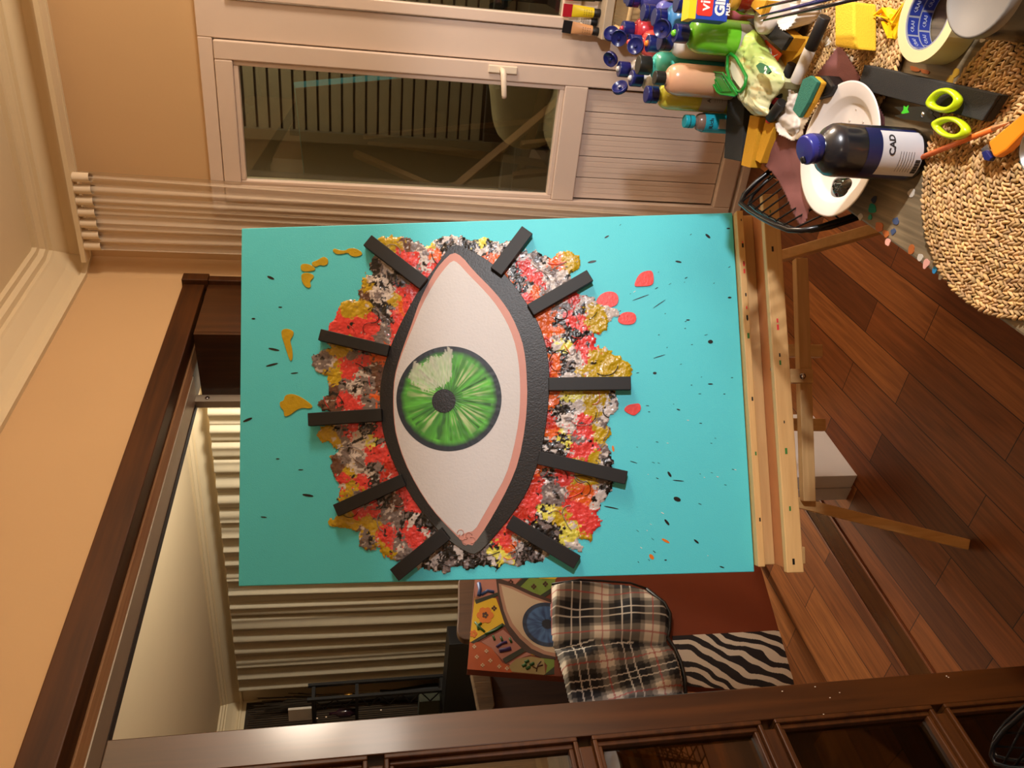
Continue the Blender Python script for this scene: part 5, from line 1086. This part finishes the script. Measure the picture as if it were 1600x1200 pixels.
# paper plate and black paint
pa, pb = tb(1310, 133, .03), tb(1310, 337, .03); pc_ = ((pa[0] + pb[0]) / 2, (pa[1] + pb[1]) / 2); PRr = math.hypot(pa[0] - pb[0], pa[1] - pb[1]) / 2
t = thing('paper_plate', 'round white paper plate used as a palette with a pool of black paint', 'plate', tw(pc_[0], pc_[1], .016)); PM = TB @ Matrix.Translation((pc_[0], pc_[1], .016)) @ Matrix.Rotation(.02, 4, 'X')
b = MB(PM); R = PRr; b.lathe([(.0, .0), (R*.66, .0), (R*.70, .001), (R*.78, .010), (R*.80, .011), (R*.97, .015), (R, .0155), (R*1.0, .0165), (R*.97, .0165), (R*.80, .0125), (R*.775, .0115), (R*.69, .003), (R*.65, .0015), (.0, .0015)], 96, cap=False); b.build('plate_body', flat('white paper plate', (226, 216, 206), .55, var=.03, scale=30), t)
b = MB(TB); 
PD = smooth_poly([(1294,296),(1296,284),(1302,277),(1312,276),(1324,277),(1329,283),(1327,292),(1322,297),(1320,307),(1312,314),(1301,313),(1294,306)], 2)
PC = (1310, 294)
P_ = [tb(*q, .022) for q in PD]; cc_ = tb(*PC, .022)
b.grid(lambda u, v: (cc_[0] + (P_[int(u * len(P_)) % len(P_)][0] - cc_[0]) * v, cc_[1] + (P_[int(u * len(P_)) % len(P_)][1] - cc_[1]) * v, .0178 + .006 * (1 - v ** 3) + .0025 * noise.noise(V((u * 9, v * 4, 1))) * (1 - v)), len(P_), 12)
b.build('paint_pool', flat('wet black paint', (12, 10, 10), .08, coat=.8), t)
b = MB(TB)
for (x, y, r0) in ((1262,262,6),(1320,188,3),(1308,192,3),(1341,190,3),(1330,170,2)):
    c = tb(x, y, .025); b.mat = 0 if r0 > 5 else 1; b.prism([(c[0] + .0007 * r0 * math.cos(a), c[1] + .0007 * r0 * math.sin(a) * .7) for a in [i * .785 for i in range(8)]], .0172 if r0 < 5 else .026, .0179 if r0 < 5 else .0268)
b.build('stains', [flat('orange stain', (226, 170, 140), .6), flat('grey stain', (190, 182, 172), .6)], t)
# scissors
t = thing('scissors', 'scissors with lime green handles resting on the long black foam slab', 'scissors', tw(*tb(1450, 178, .0)))
M_LIME = flat('lime handle', (186, 208, 20), .3, var=.04)
def loop(pts, z, nm):
    P = smooth_poly(pts, 2); c = (sum(p[0] for p in P) / len(P), sum(p[1] for p in P) / len(P)); b = MB(TB); n = len(P); k = 10; R = []
    for (x, y) in P:
        o = V((*tb(x, y, z), z)); i_ = V((*tb(c[0] + (x - c[0]) * .60, c[1] + (y - c[1]) * .52, z), z)); m = (o + i_) / 2; w_ = (o - i_) / 2
        R.append([b.vert(m + w_ * math.cos(a) + V((0, 0, .006 * math.sin(a)))) for a in [q * 2 * math.pi / k for q in range(k)]])
    for i in range(n):
        for q in range(k): b.face((R[i][q], R[i][(q+1) % k], R[(i+1) % n][(q+1) % k], R[(i+1) % n][q]), True)
    return b.build(nm, M_LIME, t)
loop([(1446,166),(1453,151),(1465,140),(1480,136),(1494,142),(1504,154),(1498,168),(1484,177),(1466,176)], .034, 'handle_loop')
loop([(1454,194),(1466,185),(1484,180),(1504,187),(1517,203),(1510,215),(1492,220),(1470,213)], .030, 'handle_loop')
M_BL = flat('blade coating', (52, 54, 48), .3, metal=.5)
b = MB(TB); b.prism([tb(*p, .026) for p in [(1397,167),(1420,167),(1450,166),(1458,176),(1446,186),(1420,184)]], .0245, .0262); b.build('blade', M_BL, t)
b = MB(TB); b.prism([tb(*p, .028) for p in [(1397,181),(1420,176),(1448,172),(1462,184),(1460,192),(1440,190),(1410,186)]], .0265, .0282); bl = b.build('blade', M_BL, t)
px5 = tb(1441, 179, .029); b = MB(TB @ Matrix.Translation((px5[0], px5[1], .0283))); b.lathe([(.0035, 0), (.003, .0015), (.0, .002)], 16, cap=False); b.build('pivot', M_STEEL, t)
b = MB(TB); cst = tb(1412, 173, .029); b.prism([(cst[0] + (.0085 if k % 2 else .0045) * math.cos(k * math.pi / 5), cst[1] + (.0085 if k % 2 else .0045) * math.sin(k * math.pi / 5)) for k in range(10)], .0263, .0267); b.build('paint_splat', flat('bright green splat', (60, 190, 40), .4), t)
# pencil
A = onz(1440, 246, .75 + .013); C = onz(1577, 191, .75 + .022); d = C - A
t = thing('pencil', 'orange pencil lying across the rush placemat edge', 'pencil', A); b = MB(); b.tube([A, A + d * .03], .0034, 6); b.build('dipped_end', flat('dark pencil dip', (180, 80, 30), .4), t)
b = MB(); b.tube([A + d * .032, A + d * .84], .0035, 6); b.build('shaft', flat('orange pencil', (230, 116, 44), .4), t)
b = MB(); b.tube([A + d * .84, A + d * .98, C], [.0035, .001, .0004], 8); b.build('sharpened_tip', flat('pencil wood', (214, 150, 100), .6), t)
# cutter
t = thing('craft_knife', 'orange snap-off craft knife with a black tip lying beside the pencil', 'knife', tw(*tb(1570, 215, .0)))
b = MB(TB); b.prism([tb(*p, .026) for p in [(1543,222),(1551,245),(1556,245),(1572,235),(1610,196),(1604,176),(1596,178),(1570,200)]], .014, .026); b.build('handle', flat('orange cutter', (236, 136, 24), .35), t, bevel=.0025)
b = MB(TB); b.prism([tb(*p, .022) for p in [(1534,238),(1542,234),(1550,246),(1546,252),(1538,250)]], .016, .023); b.build('slider', M_NAVY, t, bevel=.001)
b = MB(TB); b.prism([tb(*p, .02) for p in [(1532,233),(1542,225),(1546,236),(1536,242)]], .018, .0195); b.build('blade', M_STEEL, t)
# shiny metal holder at the frame edge
t = thing('metal_cup', 'shiny steel cup standing beside the craft knife', 'cup', tw(*tb(1612, 235, .0)))
p = tb(1740, 236, .0); b = MB(TB @ Matrix.Translation((p[0], p[1], .010))); b.lathe([(.030, 0), (.033, .002), (.026, .012), (.024, .05), (.028, .075), (.0265, .075), (.022, .05), (.0, .012)], 40, cap=False); b.build('cup_body', M_STEEL, t)
# wire chair pushed under the table edge, its back leaning out
t = thing('wire_chair', 'black wire grid chair tucked against the table edge below the paper plate', 'chair', V((0.55, 1.05, 0)))
kk = V((0.837, -0.547, 0)); B_ = onz(1147, 312, .80); C_ = onz(1246, 367, .80); dn1 = (kk * 1.04 - V((0, 0, 1))).normalized(); dn2 = (kk * .41 - V((0, 0, 1))).normalized(); bc_ = (C_ - B_).normalized(); LBC = (C_ - B_).length
def wp(s, d): # s along rail 0..1, d distance down
    dn = dn1.lerp(dn2, s ** 3).normalized(); return B_ + bc_ * (LBC * s) + dn * d
rail = [wp(0, .36), wp(0, .25), wp(0, .12), wp(0, .05), wp(.04, .018), wp(.12, .0), wp(.3, -.004), wp(.5, -.005), wp(.7, -.004), wp(.88, .0), wp(.96, .012), wp(1.0, .04), wp(1.0, .10), wp(1.0, .2), wp(1.0, .30)]
b = MB(); b.tube(rail, .0048, 8); b.build('back_rail', M_BLACKM, t)
b = MB(); off = dn1.cross(bc_).normalized() * .012
b.tube([q + off * (-1 if off.z > 0 else 1) + dn1 * .012 for q in rail[1:-1]], .0035, 8); b.build('inner_rail', M_BLACKM, t)
b = MB()
for k in range(1, 9): s = k / 9.0; b.tube([wp(s, .002), wp(s, .1), wp(s, .34)], .0018, 6)
for k in range(1, 6): d = k * .055 + .02; b.tube([wp(0, d) + off * .3, wp(.5, d) + off * .3, wp(1, d) + off * .3], .0014, 6)
b.build('grid_wires', M_BLACKM, t)
b = MB(); SCN = V((0.60, 1.02, 0.44)); 
for k in range(9): q = -0.2 + k * .05; b.tube([SCN + TD * q - kk * .14, SCN + TD * q + kk * .2], .0022, 6); b.tube([SCN + TD * -.2 + kk * (-.14 + k * .0425), SCN + TD * .2 + kk * (-.14 + k * .0425)], .0022, 6)
b.build('seat_grid', M_BLACKM, t)
for (i, j) in ((-.2, -.14), (.2, -.14), (-.2, .2), (.2, .2)):
    b = MB(); p = SCN + TD * i + kk * j; b.tube([p, V((p.x, p.y, 0))], .007, 8); b.build('leg', M_BLACKM, t)

# ---- tubes of paint standing on the window sill
SZ = SILLZ - .005
def tube_paint(label, x, zt_, wcap, c_body, c_end, dy=.07, rot=0, txt=None):
    a_, z_ = rw(905, x); 
    t = thing('paint_tube', label, 'paint tube', RW @ V((a_, dy, SZ)), 'paint tubes standing on the window sill'); m = RW @ Matrix.Translation((a_, dy, SZ)) @ Matrix.Rotation(rot, 4, 'Y')
    b = MB(m); b.lathe([(.013, .0005), (.0135, .002), (.0135, .022), (.012, .024)], 20); b.build('cap', M_BLACK, t)
    b = MB(m); H = zt_
    b.grid(lambda u, v: ((.016 + .003 * v) * math.cos(u * 2 * math.pi), .016 * (1 - v * .96) * math.sin(u * 2 * math.pi), .024 + (H - .054) * v), 24, 8); b.build('tube_body', flat('tube ' + str(c_body), c_body, .35), t)
    b = MB(m); b.box(-.0195, .0195, -.0012, .0012, H - .031, H); b.build('crimped_end', flat('tube end ' + str(c_end), c_end, .35), t)
    b = MB(m @ Matrix.Translation((0, .0165, .03)) @ Matrix.Rotation(math.pi / 2, 4, 'X') @ Matrix.Rotation(math.pi, 4, 'Y'))
    for k in range(4): text_mesh(b, '= = =', .008, Matrix.Translation((0, .004 + k * .008, 0)), .0002)
    b.build('lettering', M_INK, t)
tube_paint('yellow paint tube with a crimson end standing on the window sill', 15, .128, 0, (214, 190, 30), (170, 24, 40))
tube_paint('skin tone paint tube with a black and silver end, outermost on the sill', 43, .125, 0, (198, 146, 100), (26, 24, 26), dy=.08, rot=.06)
tube_paint('black paint tube behind the yellow one', -10, .128, 0, (30, 28, 30), (150, 20, 36), dy=.065)
tube_paint('white bodied paint tube squeezed between the yellow and the skin tone tubes', 30, .10, 0, (206, 198, 186), (206, 198, 186), dy=.045)
# wicker basket on a ledge below the sill
a_, z_ = rw(985, 22, .2); t = thing('wicker_basket', 'pale wicker basket behind the paint bottles', 'basket', RW @ V((a_ + .1, .2, 0)))
b = MB(RW @ Matrix.Translation((a_ + .1, .16, 0)))
def bas(u, v):
    a = u * 2 * math.pi; k = 1 + .02 * math.sin(u * 2 * math.pi * 40 + (int(v * 26) % 2) * math.pi); s = lambda q, p: math.copysign(abs(q) ** p, q)
    return (.15 * k * s(math.cos(a), .4), .10 * k * s(math.sin(a), .4), .0 + v * (z_ + .02))
b.grid(bas, 200, 52); b.build('woven_wall', flat('wicker', (190, 160, 112), .8, bump=.5), t, solid=.004)
b = MB(RW @ Matrix.Translation((a_ + .1, .16, 0))); b.tube([(bas(u / 40, 1)[0], bas(u / 40, 1)[1], z_ + .02) for u in range(40)], .008, 8, closed=True); b.build('rim', flat('wicker rim', (206, 178, 128), .8, bump=.4), t)

# ================================================================== glazed door leaf at the left, folded open towards the camera
LP = V((-0.576, 1.35, 0)); LDR = V((-0.585, -0.811, 0)).normalized(); LNN = V((0.811, -0.585, 0)).normalized()
DM = basis(LP, LDR, LNN, V((0, 0, 1))); DMi = DM.inverted()
def dl(x, y):
    p = DMi @ onp(x, y, LP, LNN); return p.x, p.z
dt = thing('door_2', 'x', 'x', DM @ V((0.3, 0, 0))); del dt['label']; del dt['category']; dt['kind'] = 'structure'
ztop = dl(171, 1167)[1]; bars = [dl(x, y)[1] for x, y in ((587, 1195), (911, 1167), (1199, 1148), (1463, 1120))]
print('door', ztop, bars, [dl(x, y) for x, y in ((1350, 1135), (600, 1200), (1600, 1100), (1400, 1057), (1600, 1040))])
SWD = 0.064; LWD = 0.62; bz = [ztop - .11] 
gap = sum(bars[i] - bars[i+1] for i in range(3)) / 3
mids = [bars[0] + gap * k for k in range(1, 3) if bars[0] + gap * k < ztop - .15][::-1] + bars
mids = mids + [bars[-1] - gap]; mids = [m for m in mids if m > .2]
b = MB(DM)
b.box(0, SWD, -.02, .02, 0.004, ztop); b.build('stile', M_BROWNV, dt, bevel=.002)
b = MB(DM); b.box(LWD - SWD, LWD, -.02, .02, 0.004, ztop); b.build('stile', M_BROWNV, dt, bevel=.002)
b = MB(DM); b.box(SWD, LWD - SWD, -.02, .02, ztop - .11, ztop); b.build('top_rail', M_BROWN, dt, bevel=.002)
b = MB(DM); b.box(SWD, LWD - SWD, -.02, .02, 0.004, .16); b.build('bottom_rail', M_BROWN, dt, bevel=.002)
for m in mids:
    if m < .2 or m > ztop - .13: continue
    b = MB(DM); b.box(SWD + .014, LWD - SWD - .014, -.018, .014, m - .013, m + .013); b.build('glazing_bar', M_BROWN, dt, bevel=.003)
edges = [ztop - .11] + [m for m in mids if .2 < m < ztop - .13] + [.16]
for i in range(len(edges) - 1):
    hi = edges[i] - (.013 if i else 0); lo_ = edges[i+1] + (.013 if i < len(edges) - 2 else 0); b = MB(DM)
    for k, (w_, y_) in enumerate(((.008, .021), (.016, .013))):
        a0_ = SWD + (0 if k == 0 else .008); a1_ = LWD - SWD - (0 if k == 0 else .008); h_ = hi - (0 if k == 0 else .008); l_ = lo_ + (0 if k == 0 else .008)
        b.box(a0_, a0_ + .008, -.01, y_, l_, h_); b.box(a1_ - .008, a1_, -.01, y_, l_, h_); b.box(a0_ + .008, a1_ - .008, -.01, y_, h_ - .008, h_); b.box(a0_ + .008, a1_ - .008, -.01, y_, l_, l_ + .008)
    b.build('moulding', M_BROWN, dt, bevel=.002)
    b = MB(DM); b.box(SWD + .01, LWD - SWD - .01, -.002, .002, lo_ + .01, hi - .01); b.build('glass_pane', glassy('leaf glass', (190, 180, 150), .02, .06, .75), dt)
b = MB(DM)
for (x, y) in ((1217,1090),(1306,1092),(1291,1100),(1268,1083),(1281,1126),(595,1120),(510,1131),(496,1133),(1475,1068),(1472,1066)):
    a_, z_ = dl(x, y); b.box(a_ - .0008, a_ + .0008, .0198, .0204, z_ - .0012, z_ + .0012)
b.build('paint_specks', flat('pale speck', (210, 196, 176), .5), dt)
# black wire chair back by the leaf at the frame corner
t = thing('wire_chair', 'black wire chair by the foot of the brown glazed door', 'chair', V((-0.62, 0.98, 0)))
O5 = onz(1560, 1165, .42); 
def w5(x, y, z): return onz(x, y, z)
R5 = [w5(1900, 1085, .45), w5(1700, 1082, .46), w5(1640, 1085, .46), w5(1597, 1117, .46), w5(1570, 1140, .455), w5(1553, 1162, .45), w5(1549, 1180, .45), w5(1556, 1194, .45), w5(1580, 1200, .45), w5(1640, 1203, .45), w5(1700, 1207, .45), w5(1880, 1215, .45)]
b = MB(); b.tube(R5, .0045, 8); b.tube([p + V((0.006, 0.012, -.014)) for p in R5], .0035, 8); b.build('rail', M_BLACKM, t)
b = MB()
for (p, q) in (((1556,1166),(1885,1190)), ((1568,1145),(1890,1150)), ((1565,1200),(1610,1110)), ((1582,1202),(1640,1120))): b.tube([w5(*p, .45), w5(*q, .45)], .0022, 6)
b.build('grid_wires', M_BLACKM, t)
for q in ((1700, 1085), (1690, 1205), (1900, 1090), (1880, 1215)):
    b = MB(); p = w5(*q, .448); b.tube([p, V((p.x, p.y, 0))], .006, 8); b.build('leg', M_BLACKM, t)
# ---------------------------------------------------------------- pale tall cupboard face beyond the open leaf is the wall itself
